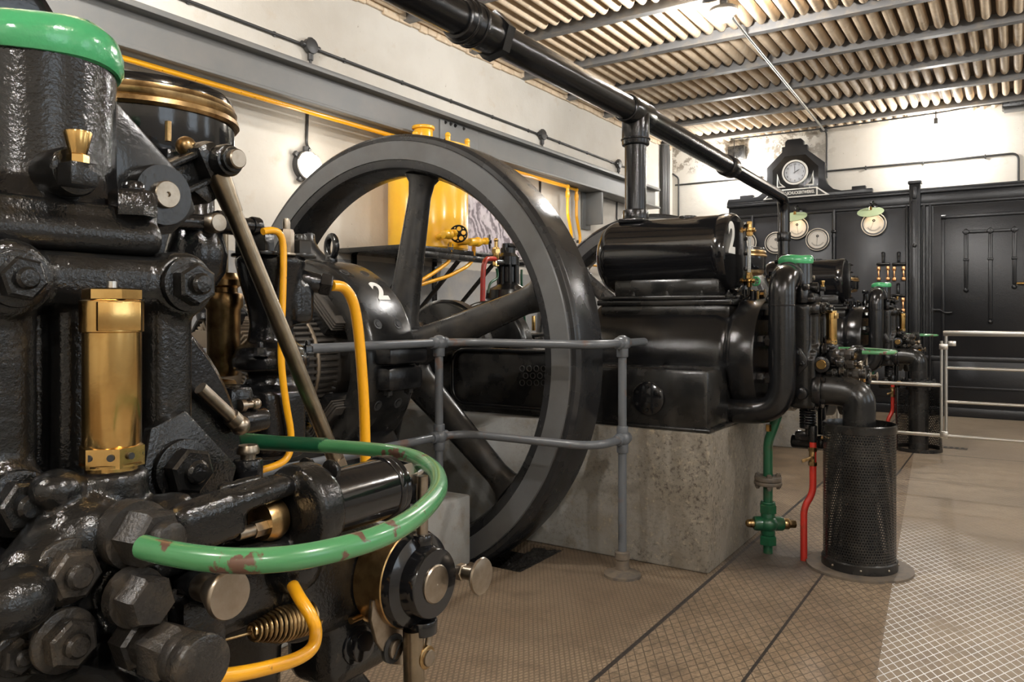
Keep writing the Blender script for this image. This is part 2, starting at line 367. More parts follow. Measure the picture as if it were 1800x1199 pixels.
def structure(o): o['kind'] = 'structure'; return o
def thing(name, loc, label, cat, group=None, rz=0):
    o = bpy.data.objects.new(name, None); o.location = loc; o.rotation_euler.z = rz; o.empty_display_size = 0.05
    COL.objects.link(o); return tag(o, label, cat, group)
def dup(o, loc=None, label=None, parent=None):
    c = o.copy(); COL.objects.link(c)
    if parent: c.parent = parent
    if loc is not None: c.location = loc
    if label: c['label'] = label
    for ch in o.children: dup(ch, None, None, c)
    return c
def text(s, size, name, m, parent=None, mtx=M.Identity(4), ext=0.001, bend=None, align='CENTER', off=0.0):
    cu = bpy.data.curves.new('txt', 'FONT'); cu.body = s; cu.size = size; cu.extrude = ext; cu.align_x = align; cu.offset = off; cu.align_y = 'CENTER'
    to = bpy.data.objects.new('txt', cu); COL.objects.link(to)
    me = bpy.data.meshes.new_from_object(to.evaluated_get(bpy.context.evaluated_depsgraph_get()))
    bpy.data.objects.remove(to); bpy.data.curves.remove(cu)
    for v in me.vertices: v.co = bend(v.co) if bend else mtx @ v.co
    me.materials.clear(); me.materials.append(m); me.name = name
    o = bpy.data.objects.new(name, me); COL.objects.link(o)
    if parent: o.parent = parent
    return o
FACE_PX = M(((0, 0, 1, 0), (1, 0, 0, 0), (0, 1, 0, 0), (0, 0, 0, 1)))      # text facing +X
FACE_NY = M(((1, 0, 0, 0), (0, 0, -1, 0), (0, 1, 0, 0), (0, 0, 0, 1)))     # text facing -Y
def nut(p, axis, r, parent, m=None, h=None, stud=None, rot=0.3, washer=True, name='nut'):
    m = m or BLACKW; p = V(p); a = V(axis).normalized(); h = h or r * 0.75; b = B()
    if washer: b.cyl(p - a * r * 0.15, p + a * r * 0.18, r * 1.28, seg=28, bev=r * 0.08)
    b.hexn(p + a * r * 0.15, a, r, h, rot)
    if stud != 0:
        sl = stud or r * 0.45; sr = r * 0.5
        b.lathe(p + a * (r * 0.1 + h), a, [(sr, 0), (sr, sl * 0.6), (sr * 0.75, sl * 0.92), (0, sl)], 16)
    return b.done(name, m, parent)

# ------------------------------------------------------------------ the room
WX, WY, CZ = -4.2, 10.75, 3.70
XR, YN = 3.6, -3.6
def room():
    b = B(); b.bx(WX - .25, WX, YN - .25, WY + .25, -.6, CZ + .2); structure(b.done('wall_left', WALL_L))
    b = B(); b.bx(WX, XR, WY, WY + .25, -.6, CZ + .2); structure(b.done('wall_back', WALL_B))
    b = B(); y = YN - .25; b.bx(XR, XR + .25, y, WY + .25, -.6, 1.35); b.bx(XR, XR + .25, y, WY + .25, 3.05, CZ + .2)
    for k, (wy, ww) in enumerate(ADDED_WINDOWS):
        b.bx(XR, XR + .25, y, wy - ww / 2, 1.35, 3.05); y = wy + ww / 2
        f = B(); x0, x1 = XR + .08, XR + .12
        for yy in (wy - ww / 2 + .03, wy - ww / 6, wy + ww / 6, wy + ww / 2 - .03): f.bx(x0, x1, yy - .02, yy + .02, 1.35, 3.05, .004)
        for zz in (1.38, 1.9, 2.45, 3.02): f.bx(x0, x1, wy - ww / 2, wy + ww / 2, zz - .02, zz + .02, .004)
        structure(f.done('window_added_%d' % (k + 1), WHITE))  # frame of an added window, out of view, that lets in daylight
    b.bx(XR, XR + .25, y, WY + .25, 1.35, 3.05)
    structure(b.done('wall_right', WALL_L))
    b = B(); b.bx(WX, XR, YN - .25, YN, -.6, CZ + .2); structure(b.done('wall_near', WALL_B))
    b = B()                                                    # floor slabs round the two flywheel pits
    pits = [(-4.16, -1.94, 3.05, 3.47), (-4.16, -2.04, 6.80, 7.24)]
    y = YN
    for x0, x1, y0, y1 in pits:
        b.bx(WX, XR, y, y0, -.06, 0); b.bx(WX, x0, y0, y1, -.06, 0); b.bx(x1, XR, y0, y1, -.06, 0); y = y1
    b.bx(WX, XR, y, WY, -.06, 0)
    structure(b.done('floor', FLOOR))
    b = B()
    for x0, x1, y0, y1 in pits:
        t = .03
        b.bx(x0 - t, x1 + t, y0 - t, y1 + t, -.58, -.55); b.bx(x0 - t, x1 + t, y0 - t, y0, -.55, -.061); b.bx(x0 - t, x1 + t, y1, y1 + t, -.55, -.061)
        b.bx(x0 - t, x0, y0, y1, -.55, -.061); b.bx(x1, x1 + t, y0, y1, -.55, -.061)
    structure(b.done('trim_1', DIRT))
    # ceiling: clay blocks with half-round undersides between steel joists
    b = B(); b.bx(WX, XR, YN, WY, CZ, CZ + .1); structure(b.done('ceiling', CLAYD))
    J = [5.74 + .907 * k for k in range(-10, 6)]
    bm = bmesh.new(); rnd = random.Random(3)
    for y0 in [J[0] - .907] + J:
        ya, yb = y0 + .055, min(y0 + .907 - .055, WY - .01)
        if yb < ya + .1: continue
        x = WX + .06
        while x < XR - .05:
            hw, hh = .041 + rnd.uniform(-.003, .003), .072 + rnd.uniform(-.006, .004)
            st = []
            dz = rnd.uniform(-.003, .003)
            for (yy, f) in ((ya, .25), (ya + .008, .62), (ya + .024, .88), (ya + .05, 1), (yb - .05, 1), (yb - .024, .88), (yb - .008, .62), (yb, .25)):
                st.append([bm.verts.new((x - math.cos(PI * k / 8) * hw * (.55 + .45 * f), yy, CZ + .001 + dz * f - math.sin(PI * k / 8) * hh * f)) for k in range(9)])
            for A, C in zip(st, st[1:]):
                for k in range(8): bm.faces.new((A[k], A[k + 1], C[k + 1], C[k]))
            bm.faces.new(st[0]); bm.faces.new(st[-1])
            x += .1125
    bmesh.ops.recalc_face_normals(bm, faces=bm.faces)
    for f in bm.faces: f.smooth = True
    me = bpy.data.meshes.new('ceiling_ribs'); bm.to_mesh(me); bm.free(); me.materials.append(CLAY)
    o = bpy.data.objects.new('trim_2', me); COL.objects.link(o); structure(o)
    for k, y in enumerate(J):
        b = B(); b.bx(WX, XR, y - .038, y + .038, 3.598, 3.608); b.bx(WX, XR, y - .006, y + .006, 3.608, CZ - .002)
        structure(b.done('trim_%d' % (k + 3), JOIST))
    b = B(); rnd = random.Random(5)                            # rough broken edge where the plaster stops under the ceiling
    y = YN
    while y < WY - .1:
        l = rnd.uniform(.08, .22); b.box((WX + .012, y + l / 2, CZ - .05), (.03, l, .09 + rnd.uniform(0, .05)), .01); y += l
    structure(b.done('trim_20', CLAY))
room()

# ------------------------------------------------------------------ left wall: girder, pipes, conduit, lamps, tank, print
def girder():
    t = thing('steel_girder', (-4.2, 4, 2.62), 'long grey steel I-beam running along the left wall above the yellow tank', 'beam')
    L = t.location
    def P(b): bmesh.ops.translate(b.bm, vec=-V(L), verts=b.bm.verts); return b
    b = B(); y0, y1 = -3.4, 9.7
    b.bx(-4.19, -3.95, y0, y1, 2.855, 2.890, .004); b.bx(-4.19, -3.95, y0, y1, 2.624, 2.645, .003); b.bx(-4.09, -4.03, y0, y1, 2.63, 2.88)
    P(b).done('beam_section', GIRD, t)
    b = B(); b.bx(-4.032, -4.02, 5.08, 5.62, 2.67, 2.84, .002); P(b).done('splice_plate', GIRD, t)
    for px, py in ((783, 215), (792, 218), (800, 221), (815, 226), (782, 247), (792, 250)):
        p = PX(px, py, -4.02); n = nut(p - V(L), AX, .013, t, SATIN, rot=px, stud=.008, name='bolt_head')
    b = B(); b.bx(-4.19, -3.97, 7.98, 8.02, 2.25, 2.62, .004); b.bx(-4.19, -4.17, 7.9, 8.1, 2.2, 2.62, .004)
    b.prism([(0, 0), (.2, 0), (0, -.3)], (-4.18, 8.03, 2.62), AX, AZ, .02); P(b).done('wall_bracket', GIRD, t)
girder()
def yellow_lines():
    for nm, lab, xx, zz, yd, dz in (('fuel_pipe', 'front yellow pipe under the girder, first to drop down the wall', -4.025, 2.586, 7.28, -3.2), ('fuel_pipe', 'rear yellow pipe under the girder, second to drop down the wall', -4.10, 2.603, 7.62, 4.6)):
        b = B(); b.tube([(xx, dz, zz), (xx, yd, zz), (xx, yd, 2.30), (xx - .01, yd + .10, 2.10), (xx - .01, yd + .10, 1.78)], .017, 12, .03)
        o = tag(b.done(nm, YEL), lab, 'pipe', 'yellow pipes along the girder')
        b = B(); b.cyl((xx, yd, zz - .05), (xx, yd, zz - .12), .024, seg=16, bev=.004); b.sph((xx, yd, zz), .024); b.done('elbow_fitting', YEL, o)
        b = B(); b.cyl((xx - .03, yd + .10, 2.02), (xx - .03, yd + .10, 2.05), .021, seg=16); b.cyl((xx - .055, yd + .10, 2.03), (xx + .03, yd + .10, 2.03), .006); b.done('pipe_clip', CONDUIT, o)
        if yd < 7.5:
            b = B(); b.cyl((xx - .03, yd + .1, 1.80), (xx - .03, yd + .1, 1.94), .03, seg=16, bev=.006); b.hexn((xx - .03, yd + .1, 1.92), AZ, .036, .03); b.cyl((xx - .03, yd + .03, 1.87), (xx - .03, yd + .19, 1.87), .02, seg=14, bev=.004); b.done('stop_cock', YELT, o)
    b = B(); b.tube([(-4.08, 7.2, 1.78), (-4.08, 8.6, 1.78)], .014, 10); b.tube([(-4.08, 7.2, 1.70), (-4.08, 7.75, 1.70), (-4.08, 7.75, 1.40)], .012, 10, .03)
    tag(b.done('branch_pipe', YEL), 'thin horizontal yellow pipe low on the wall behind the far flywheel', 'pipe')
yellow_lines()
def conduit():
    o = B(); o.tube([(-4.185, -3.4, 3.10), (-4.185, 9.4, 3.10)], .011, 10)
    for y in [x * .65 - 3 for x in range(19)]: o.box((-4.19, y, 3.10), (.012, .02, .035), .002)
    c = tag(o.done('electrical_conduit', CONDUIT), 'dark electrical conduit with round boxes along the left wall above the girder', 'conduit')
    for y in (-0.2, 3.80, 6.995, 8.86):
        b = B(); b.cyl((-4.19, y, 3.10), (-4.145, y, 3.10), .055, seg=28, bev=.006); b.cyl((-4.17, y - .08, 3.10), (-4.17, y + .08, 3.10), .02); b.cyl((-4.17, y, 3.0), (-4.17, y, 3.16), .02, seg=16, bev=.004)
        b.done('junction_box', CONDUIT, c)
        b = B(); b.tube([(-4.17, y, 3.05), (-4.17, y, 2.95), (-4.187, y, 2.9), (-4.187, y - .02, 2.40), (-4.14, y - .03, 2.36)], .010, 10, .03); b.done('drop_conduit', CONDUIT, c)
conduit()
def wall_lamp(y, z, lab):
    t = thing('bulkhead_lamp', (-4.2, y, z), lab, 'lamp')
    b = B(); b.cyl((0.005, 0, 0), (.05, 0, 0), .105, seg=36, bev=.008); b.cyl((.03, 0, .09), (.03, 0, .135), .022)
    for a in (.6, 2.5, 4.2, 5.6): b.box((.03, math.cos(a) * .115, math.sin(a) * .115), (.03, .035, .035), .006, M.Rotation(a, 3, 'X'))
    b.done('backplate', CONDUIT, t)
    b = B(); b.lathe((.05, 0, 0), AX, [(.088, 0), (.085, .03), (.07, .06), (.04, .08), (0, .088)], 32); b.done('glass_dome', DOME, t)
    b = B()
    b.torus((.055, 0, 0), AX, .094, .007)
    for a in (0, PI / 2): b.tube([(.055 + .042 * math.sin(PI * k / 12) * 2.1, math.cos(PI * k / 12) * .096 * math.cos(a), math.cos(PI * k / 12) * .096 * math.sin(a)) for k in range(13)], .0035, 8)
    b.done('wire_guard', ALU, t)
wall_lamp(3.76, 2.25, 'lit round bulkhead lamp on the left wall beside the near flywheel rim')
wall_lamp(6.97, 2.25, 'lit round bulkhead lamp hanging behind the right side of the near flywheel rim')
def yellow_tank():
    t = thing('yellow_tank', (-3.87, 4.74, 1.70), 'upright yellow cylindrical fuel tank on a wall shelf', 'tank')
    b = B(); b.lathe((0, 0, 0), AZ, [(0, .002), (.30, .002), (.315, .02), (.315, .77), (.30, .80)], 48); b.done('tank_body', YELT, t)
    b = B(); b.lathe((0, 0, .785), AZ, [(.335, 0), (.335, .03), (.32, .035), (.15, .06), (0, .065)], 48); b.done('lid', YELT, t)
    b = B(); b.cyl((.0, -.06, .83), (0, -.06, .95), .075, seg=24, bev=.008); b.cyl((0, -.06, .95), (0, -.06, .975), .09, seg=24, bev=.006); b.bx(-.012, .012, .02, .045, .83, 1.0, .004); b.done('filler_neck', YELT, t)
    for a in (-1.2, -.4, .4, 1.2, 2, 2.8, 3.6, 4.4):
        b = B(); p = V((.315 * math.cos(a), .315 * math.sin(a), .80)); b.cyl(p, p + V((0, 0, .05)), .02, seg=12, bev=.004); b.sph(p + V((0, 0, .06)), .022); b.done('lid_clamp', YELT, t)
    # two outlet valves with black handwheels
    for k, (px, py, X, rr) in enumerate(((806, 411, -3.47, .062), (861, 425, -3.42, .052))):
        h = PX(px, py, X) - t.location
        st = V((h.x - .02, h.y - .16 if k == 0 else h.y - .24, h.z - .02))
        vb = B(); vb.tube([V((-.05, .05, st.z)), V((st.x, st.y, st.z)), h - V((.0, .04, 0))], .02, 12, .05)
        vb.cyl(st, st + (h - st) * .55, .03, seg=16, bev=.006); vb.sph(st + (h - st) * .4, .038); vb.hexn(h - V((0, .07, 0)), AY, .03, .03)
        v = vb.done('outlet_valve', YELT, t)
        hb = B(); ax = V((.55, -.8, .05)) if k == 0 else V((.85, .5, 0)); ax.normalize(); u, w_, _ = basis(ax)
        for j in range(5):
            a = 2 * PI * j / 5 + .4; c = h + (u * math.cos(a) + w_ * math.sin(a)) * rr * .62; hb.torus(c, ax, rr * .36, .006, 16, 8)
        hb.torus(h, ax, rr, .006, 30, 8); hb.cyl(h - ax * .015, h + ax * .015, .013); hb.done('handwheel', BLACK, v)
    for pts in ([(792, 425), (792, 440), (790, 460), (765, 478), (741, 493), (700, 510)], [(833, 430), (833, 455), (822, 468), (790, 485), (738, 501), (690, 516)]):
        Q = [PX(p[0], p[1], -3.50 - .012 * k) - t.location for k, p in enumerate(pts)]
        b = B(); b.tube(Q, .014, 12, .05); pp = b.done('feed_pipe', YEL, t)
        b = B(); b.hexn(Q[1], AZ, .024, .025); b.hexn(Q[1] + V((0, 0, .03)), AZ, .022, .02); b.done('union_nut', CONDUIT, pp)
    s = thing('bracket_shelf', (-4.2, 4.7, 1.66), 'black steel bracket shelf carrying the yellow tank', 'shelf')
    b = B(); b.bx(0.003, .70, -.62, .64, .0, .036, .004); b.bx(.66, .70, -.62, .64, -.045, 0, .003); b.done('shelf_plate', SATIN, s)
    for y in (-.45, .05, .52):
        b = B(); b.bar((.64, y, -.02), (.02, y, -.62), .05, .014, .002); b.bx(.003, .018, y - .025, y + .025, -.66, -.0, .002); b.done('strut', SATIN, s)
yellow_tank()
b = B(); b.bx(-4.198, -4.19, 5.25, 6.84, 1.70, 2.45); tag(b.done('photo_print', POSTER), 'mauve photographic print of machinery hung on the left wall right of the yellow tank', 'picture')
def cables():
    t = thing('cable_bundle', (-4.17, 10.4, 2.2), 'thick dark vertical cable bundle in the far left corner', 'cables')
    for k in range(5):
        b = B(); b.tube([(0.01, -.12 + .05 * k, 0), (.01 + .01 * (k % 2), -.12 + .05 * k, .7), (0.012, -.13 + .055 * k, 1.3), (.02, -.12 + .04 * k, 1.45)], .027, 10, .2); b.done('cable', CONDUIT, t)
    o = B(); o.tube([(-4.1, 10.735, 1.6), (-4.1, 10.735, 3.2), (-4.19, 10.735, 3.27)], .012, 10, .04)
    tag(o.done('corner_conduit', CONDUIT), 'thin vertical dark conduit beside the corner cable bundle', 'conduit')
cables()

# ------------------------------------------------------------------ back wall: conduits, lamps, switchboard
def back_wall():
    o = B(); o.tube([(-4.15, 10.735, 3.10), (-2.9, 10.735, 3.10)], .011, 10)
    tag(o.done('electrical_conduit', CONDUIT), 'thin conduit on the back wall left of the clock', 'conduit')
    o = B(); o.tube([(-2.2, 10.735, 3.09), (.03, 10.735, 3.09), (.03, 10.735, 2.70)], .012, 10, .08)
    for x in (-1.6, -.95, -.3): o.box((x, 10.735, 3.085), (.015, .03, .05), .002)
    tag(o.done('electrical_conduit', CONDUIT), 'dark conduit on the back wall right of the clock, bending down at its right end', 'conduit')
    o = B(); o.tube([(-2.07, 10.735, 3.0), (-2.07, 10.735, 3.585), (-2.07, 10.62, 3.60), (-2.07, 10.1, 3.60)], .011, 10, .05); o.box((-2.07, 10.55, 3.6), (.09, .09, .05), .008)
    tag(o.done('drop_conduit', CONDUIT), 'vertical dark conduit dropping from the ceiling to the clock', 'conduit')
    o = B(); o.tube([(-3.25, 10.45, 3.60), (-2.05, 10.5, 3.60), (-.75, 10.42, 3.60), (-.4, 10.45, 3.63), (.6, 10.5, 3.63)], .010, 10, .1)
    for x in (-2.7, -1.5, -1.1): o.cyl((x, 10.46, 3.6), (x, 10.46, 3.68), .006)
    tag(o.done('ceiling_cable', CONDUIT), 'dark cable along the ceiling edge over the switchboard', 'cable')
    t = thing('dark_fixture', (.35, 10.45, 3.6), 'dark long light fixture on the ceiling at the right edge', 'light fixture')
    b = B(); b.bx(-.48, .6, -.11, .11, -.06, .06, .02); b.done('housing', SATIN, t); b = B(); b.bx(-.46, .58, -.08, .08, -.078, -.058, .008); b.done('cover', CHAR, t)
    b = B(); b.bx(-3.35, -3.12, 10.64, 10.75, 3.36, 3.55, .01); tag(b.done('junction_box', SATIN), 'dark square box high on the back wall left of the clock', 'box')
    for k, (x, y, z, e) in enumerate(BACK_LAMPS):
        t = thing('hanging_lamp', (x, y, z), ('lit bare bulb hanging before the back wall right of the clock', 'lit bare bulb hanging behind the overhead black pipe left of the clock')[k], 'lamp')
        b = B(); b.cyl((0, 0, .13), (0, 0, .30), .006); b.cyl((0, 0, .07), (0, 0, .14), .022, seg=16, bev=.004); b.done('socket', CONDUIT, t)
        b = B(); b.lathe((0, 0, -.035), AZ, [(0, 0), (.02, .003), (.034, .02), (.037, .04), (.03, .065), (.018, .09), (.015, .11)], 20); b.done('bulb', BULB, t)
back_wall()
def ceiling_lamps():
    labs = ['lit ceiling lamp on the joist above the black overhead pipe']
    for k, (x, y, z, e) in enumerate(CEIL_LAMPS):
        if k > 2: pass
        t = thing('ceiling_lamp', (x, y, z), ['lit ceiling lamp at the top edge of the photograph, over the middle engine', 'lit ceiling lamp above the near engine', 'added unseen ceiling lamp over the left near corner', 'added unseen ceiling lamp over the right walkway beside the middle engine', 'added unseen ceiling lamp over the right walkway beside the near engine', 'added unseen ceiling lamp over the right near corner', 'added unseen ceiling lamp over the right walkway near the switchboard'][k], 'lamp', 'ceiling lamps')
        b = B(); b.cyl((0, 0, .02), (0, 0, .19), .03, seg=20); b.lathe((0, 0, .0), AZ, [(.11, 0), (.105, .025), (.05, .05), (.03, .06)], 32); b.done('fitting', CONDUIT, t)
        b = B(); b.lathe((0, 0, -.075), AZ, [(0, 0), (.035, .006), (.06, .028), (.07, .055), (.066, .08)], 28); b.done('globe', BULB, t)
    o = B(); o.tube([(-1.854, 5.84, 3.585), (-1.9, 6.2, 3.585), (-2.02, 9.5, 3.585), (-2.06, 10.5, 3.585)], .014, 10, .1); o.box((-1.87, 5.98, 3.585), (.1, .12, .05), .01)
    tag(o.done('ceiling_conduit', ALU), 'bare metal conduit crossing the ceiling joists from the lamp to the back wall', 'conduit')
ceiling_lamps()
def switchboard():
    Y = 10.60
    t = thing('switchboard', (-1.4, Y, 0), 'tall black iron switchboard with clock pediment, gauges and knife switches on the back wall', 'switchboard')
    L = V((-1.4, Y, 0))
    def D(b, n, m=BOARDM, par=t, **k): bmesh.ops.translate(b.bm, vec=-L, verts=b.bm.verts); return b.done(n, m, par, **k)
    b = B(); b.bx(-3.30, 1.6, Y + .02, WY - .003, 0.0, 2.70); D(b, 'back_frame')
    for x0, x1 in ((-3.28, -3.02), (-2.98, -1.98), (-1.93, -1.13)):
        b = B(); b.bx(x0, x1, Y, Y + .03, .72, 2.52, .003); D(b, 'slate_panel', BOARD)
        b = B(); b.bx(x0, x1, Y, Y + .03, .12, .66, .003); b.bx(x0 + .06, x1 - .06, Y - .012, Y + .01, .2, .58, .008); D(b, 'kick_panel')
    for x in (-3.0, -1.955):
        b = B(); b.cyl((x, Y - .005, .7), (x, Y - .005, 2.56), .022, seg=16)
        for z in (2.28, 1.2): b.sph((x, Y - .008, z), .036, (1, 1, .7)); b.cyl((x, Y - .005, z - .07), (x, Y - .005, z - .035), .03, seg=16)
        D(b, 'panel_strip')
    b = B(); b.bx(-3.32, 1.6, Y - .03, Y + .05, 0, .11, .01); b.bx(-3.32, 1.6, Y - .015, Y + .05, .66, .72, .01); D(b, 'plinth')
    b = B(); b.bx(-3.32, 1.6, Y - .02, Y + .05, 2.53, 2.57, .01); b.bx(-3.32, 1.6, Y - .005, Y + .05, 2.57, 2.68, .004); b.bx(-3.34, 1.6, Y - .045, Y + .06, 2.68, 2.72, .012); b.bx(-3.34, 1.6, Y - .03, WY - .003, 2.72, 2.745, .008); D(b, 'cornice')
    b = B(); b.bx(-1.085, -.965, Y - .06, Y + .05, 0, 2.80, .008); b.bx(-1.06, -.99, Y - .075, Y - .05, .12, 2.6, .01); b.bx(-1.10, -.95, Y - .08, Y + .05, 2.80, 2.84, .012); b.bx(-1.05, -1.0, Y - .085, Y - .06, 2.62, 2.76, .01)
    for z in (2.05, .95): b.sph((-1.025, Y - .075, z), .025)
    b.bx(-1.13, -1.10, Y - .03, Y + .03, 0.1, 2.55, .01); b.bx(-.945, -.915, Y - .035, Y + .03, .1, 2.55, .01); b.bx(-.88, -.85, Y - .03, Y + .03, .1, 2.55, .01); D(b, 'pilaster')
    # right hand door with moulded strips
    b = B(); b.bx(-.83, 1.55, Y, Y + .03, .72, 2.52, .003); D(b, 'door_panel')
    b = B()
    b.bx(-.75, .9, Y - .022, Y + .01, 2.36, 2.40, .008); b.bx(-.745, -.71, Y - .02, Y + .01, .75, 2.40, .008); b.bx(.10, .135, Y - .02, Y + .01, .75, 2.40, .008)
    b.cyl((-.745, Y - .02, 2.38), (-.70, Y - .02, 2.38), .028)
    zb = 2.19
    b.bx(-.50, .0, Y - .02, Y + .01, zb - .018, zb + .018, .006)
    for x, z0 in ((-.49, 1.50), (-.245, 1.13), (-.01, 1.53)):
        b.bx(x - .02, x + .02, Y - .022, Y + .01, z0 + .03, zb, .007); b.sph((x, Y - .015, z0), .026); b.box((x, Y - .018, zb), (.06, .03, .06), .01, M.Rotation(PI / 4, 3, 'Y')); b.box((x, Y - .018, zb - .33), (.056, .026, .03), .008)
    D(b, 'door_moulding')
    b = B(); b.bx(-.83, 1.55, Y, Y + .03, .12, .66, .003); b.bx(-.83, 1.55, Y - .015, Y + .01, .33, .36, .006); D(b, 'kick_panel')
    b = B(); h = PY(1640, 545, Y - .04); b.tube([h, h + V((.08, 0, .0)), h + V((.13, 0, -.04)), h + V((.2, 0, -.03))], .012, 10, .03); b.cyl(h, h + V((0, .04, 0)), .02); D(b, 'door_handle')
    # pediment
    pts = [(-3.34, 2.745), (-3.32, 2.80), (-3.16, 2.80), (-3.16, 2.84), (-2.98, 2.84), (-2.98, 2.80), (-2.92, 2.81), (-2.84, 2.86), (-2.80, 2.95), (-2.80, 3.18), (-2.60, 3.37), (-2.60, 3.44), (-2.56, 3.44), (-2.56, 3.50), (-2.53, 3.53), (-2.36, 3.53), (-2.33, 3.50), (-2.33, 3.44), (-2.28, 3.44), (-2.28, 3.37), (-2.06, 3.18), (-2.06, 2.97), (-2.03, 2.90), (-1.96, 2.83), (-1.86, 2.80), (-1.74, 2.80), (-1.74, 2.84), (-1.58, 2.84), (-1.58, 2.80), (-1.50, 2.80), (-1.50, 2.745)]
    b = B(); b.prism(pts, (0, Y + .06, 0), AX, AZ, .09, .006)
    ip = [(-2.74, 2.98), (-2.72, 3.14), (-2.57, 3.30), (-2.30, 3.30), (-2.13, 3.14), (-2.12, 2.98)]
    D(b, 'pediment')
    b = B(); b.prism([(-2.72, 2.76), (-2.72, 3.14), (-2.56, 3.31), (-2.30, 3.31), (-2.14, 3.14), (-2.14, 2.76)], (0, Y - .025, 0), AX, AZ, .012, .004); D(b, 'cast_field', BLACK)
    cc = V((-2.43, Y - .038, 3.085))
    b = B(); b.lathe(cc + V((0, .01, 0)), -AY, [(.14, 0), (.14, .02), (.0, .021)], 48); ck = D(b, 'clock_face', mat('clock_dial', (0.62, 0.64, 0.68), 0.3))
    b = B(); b.lathe(cc + V((0, .01, 0)), -AY, [(.14, .0), (.14, .032), (.162, .034), (.166, .0)], 48); D(b, 'clock_rim', WHITE, ck)
    b = B(); b.lathe(cc + V((0, .01, 0)), -AY, [(.131, .022), (.134, .03), (.142, .031), (.142, .02)], 48); D(b, 'clock_bezel', INK, ck)
    fy = cc.y - .0125
    for k in range(12):
        a = 2 * PI * (k + 1) / 12; p = V((cc.x + .108 * math.sin(a), fy, cc.z + .108 * math.cos(a))) - L
        text(str(k + 1), .035, 'numeral', INK, ck, M.Translation(p) @ FACE_NY, .0005)
    def hand(a, l, wd, y):
        b = B(); d = V((math.sin(a), 0, math.cos(a))); n = V((d.z, 0, -d.x)); c = V((cc.x, y, cc.z))
        b.prism([(-.02, -wd * .4), (l * .6, -wd), (l, -.001), (l, .001), (l * .6, wd), (-.02, wd * .4)], c, d, n, .002); D(b, 'clock_hand', INK, ck)
    hand(math.radians(60), .075, .006, fy - .003); hand(math.radians(0), .112, .004, fy - .006)
    for sx in (-1, 1):
        x0, z0 = cc.x + sx * .235, 2.90
        q = [(x0, z0), (x0 - sx * .115, z0), (x0 - sx * .045, z0 + .06), (x0 - sx * .005, z0 + .19)]
        gx = sum(p[0] for p in q[:2] + q[3:]) / 3; gz = sum(p[1] for p in q[:2] + q[3:]) / 3
        b = B(); b.prism(q if sx < 0 else q[::-1], (0, Y - .032, 0), AX, AZ, .006, .001); oo = D(b, 'corner_ornament', WHITE)
        cx_, cz_ = x0 - sx * .030, z0 + .042
        qi = [(cx_ + (p[0] - cx_) * .50, cz_ + (p[1] - cz_) * .58) for p in q]
        b = B(); b.prism(qi if sx < 0 else qi[::-1], (0, Y - .036, 0), AX, AZ, .006); D(b, 'ornament_field', INK, oo)
    sgn = [(-2.70, 2.765), (-2.16, 2.765), (-2.02, 2.765), (-2.16, 2.862), (-2.70, 2.862), (-2.84, 2.765)]
    b = B(); b.prism([(-2.845, 2.757), (-2.0, 2.757), (-2.155, 2.872), (-2.705, 2.872)], (0, Y - .034, 0), AX, AZ, .008, .001); D(b, 'sign_border', WHITE)
    b = B(); b.prism([(-2.70, 2.772), (-2.165, 2.772), (-2.165, 2.858), (-2.70, 2.858)], (0, Y - .041, 0), AX, AZ, .004, .0005)
    for sx in (-1, 1): b.prism([(-2.43 + sx * .285, 2.770), (-2.43 + sx * .38, 2.770), (-2.43 + sx * .285, 2.845)], (0, Y - .041, 0), AX, AZ, .004)
    sb = D(b, 'sign_plate', INK)
    text('SIEMENS-SCHUCKERTWERKE.', .048, 'sign_lettering', WHITE, sb, M.Translation(V((-2.432, Y - .046, 2.815)) - L) @ FACE_NY @ M.Diagonal((.78, 1.15, 1, 1)), .001, off=.0012)
    # dial gauges
    for px, py, nd in ((1401, 401, -.2), (1437, 421, .1), (1536, 394, .5), (1364, 427, -.4), (1311, 427, 0), (1265, 427, 0)):
        c = PY(px, py, Y - .05)
        b = B(); b.lathe(c + V((0, .05, 0)), -AY, [(.145, 0), (.145, .05), (.135, .062), (.112, .062), (.108, .05)], 40); g = D(b, 'gauge', mat('gauge_case', (.03, .027, .025), .3))
        b = B(); b.torus(c + V((0, -.008, 0)), AY, .141, .006); b.torus(c + V((0, -.012, 0)), AY, .113, .005); D(b, 'gauge_rim', mat('pale_gauge_rim', (.62, .56, .48), .35, .3), g)
        b = B(); b.lathe(c, -AY, [(.109, -.002), (.0, -.001)], 40); D(b, 'dial', DIAL, g)
        b = B(); f = c + V((0, -.004, 0))
        for k in range(13):
            a = PI + (k - 6) * .17; p = f + V((math.sin(a) * .08, 0, math.cos(a) * .08)); b.box(p, (.004, .002, .016), 0, M.Rotation(a, 3, 'Y'))
        b.bar(f + V((0, 0, .045)), f + V((math.sin(PI + nd) * .08, 0, math.cos(PI + nd) * .08)), .004, .002); b.torus(f + V((0, 0, .045)), AY, .012, .005, 16, 8); D(b, 'needle', INK, g)
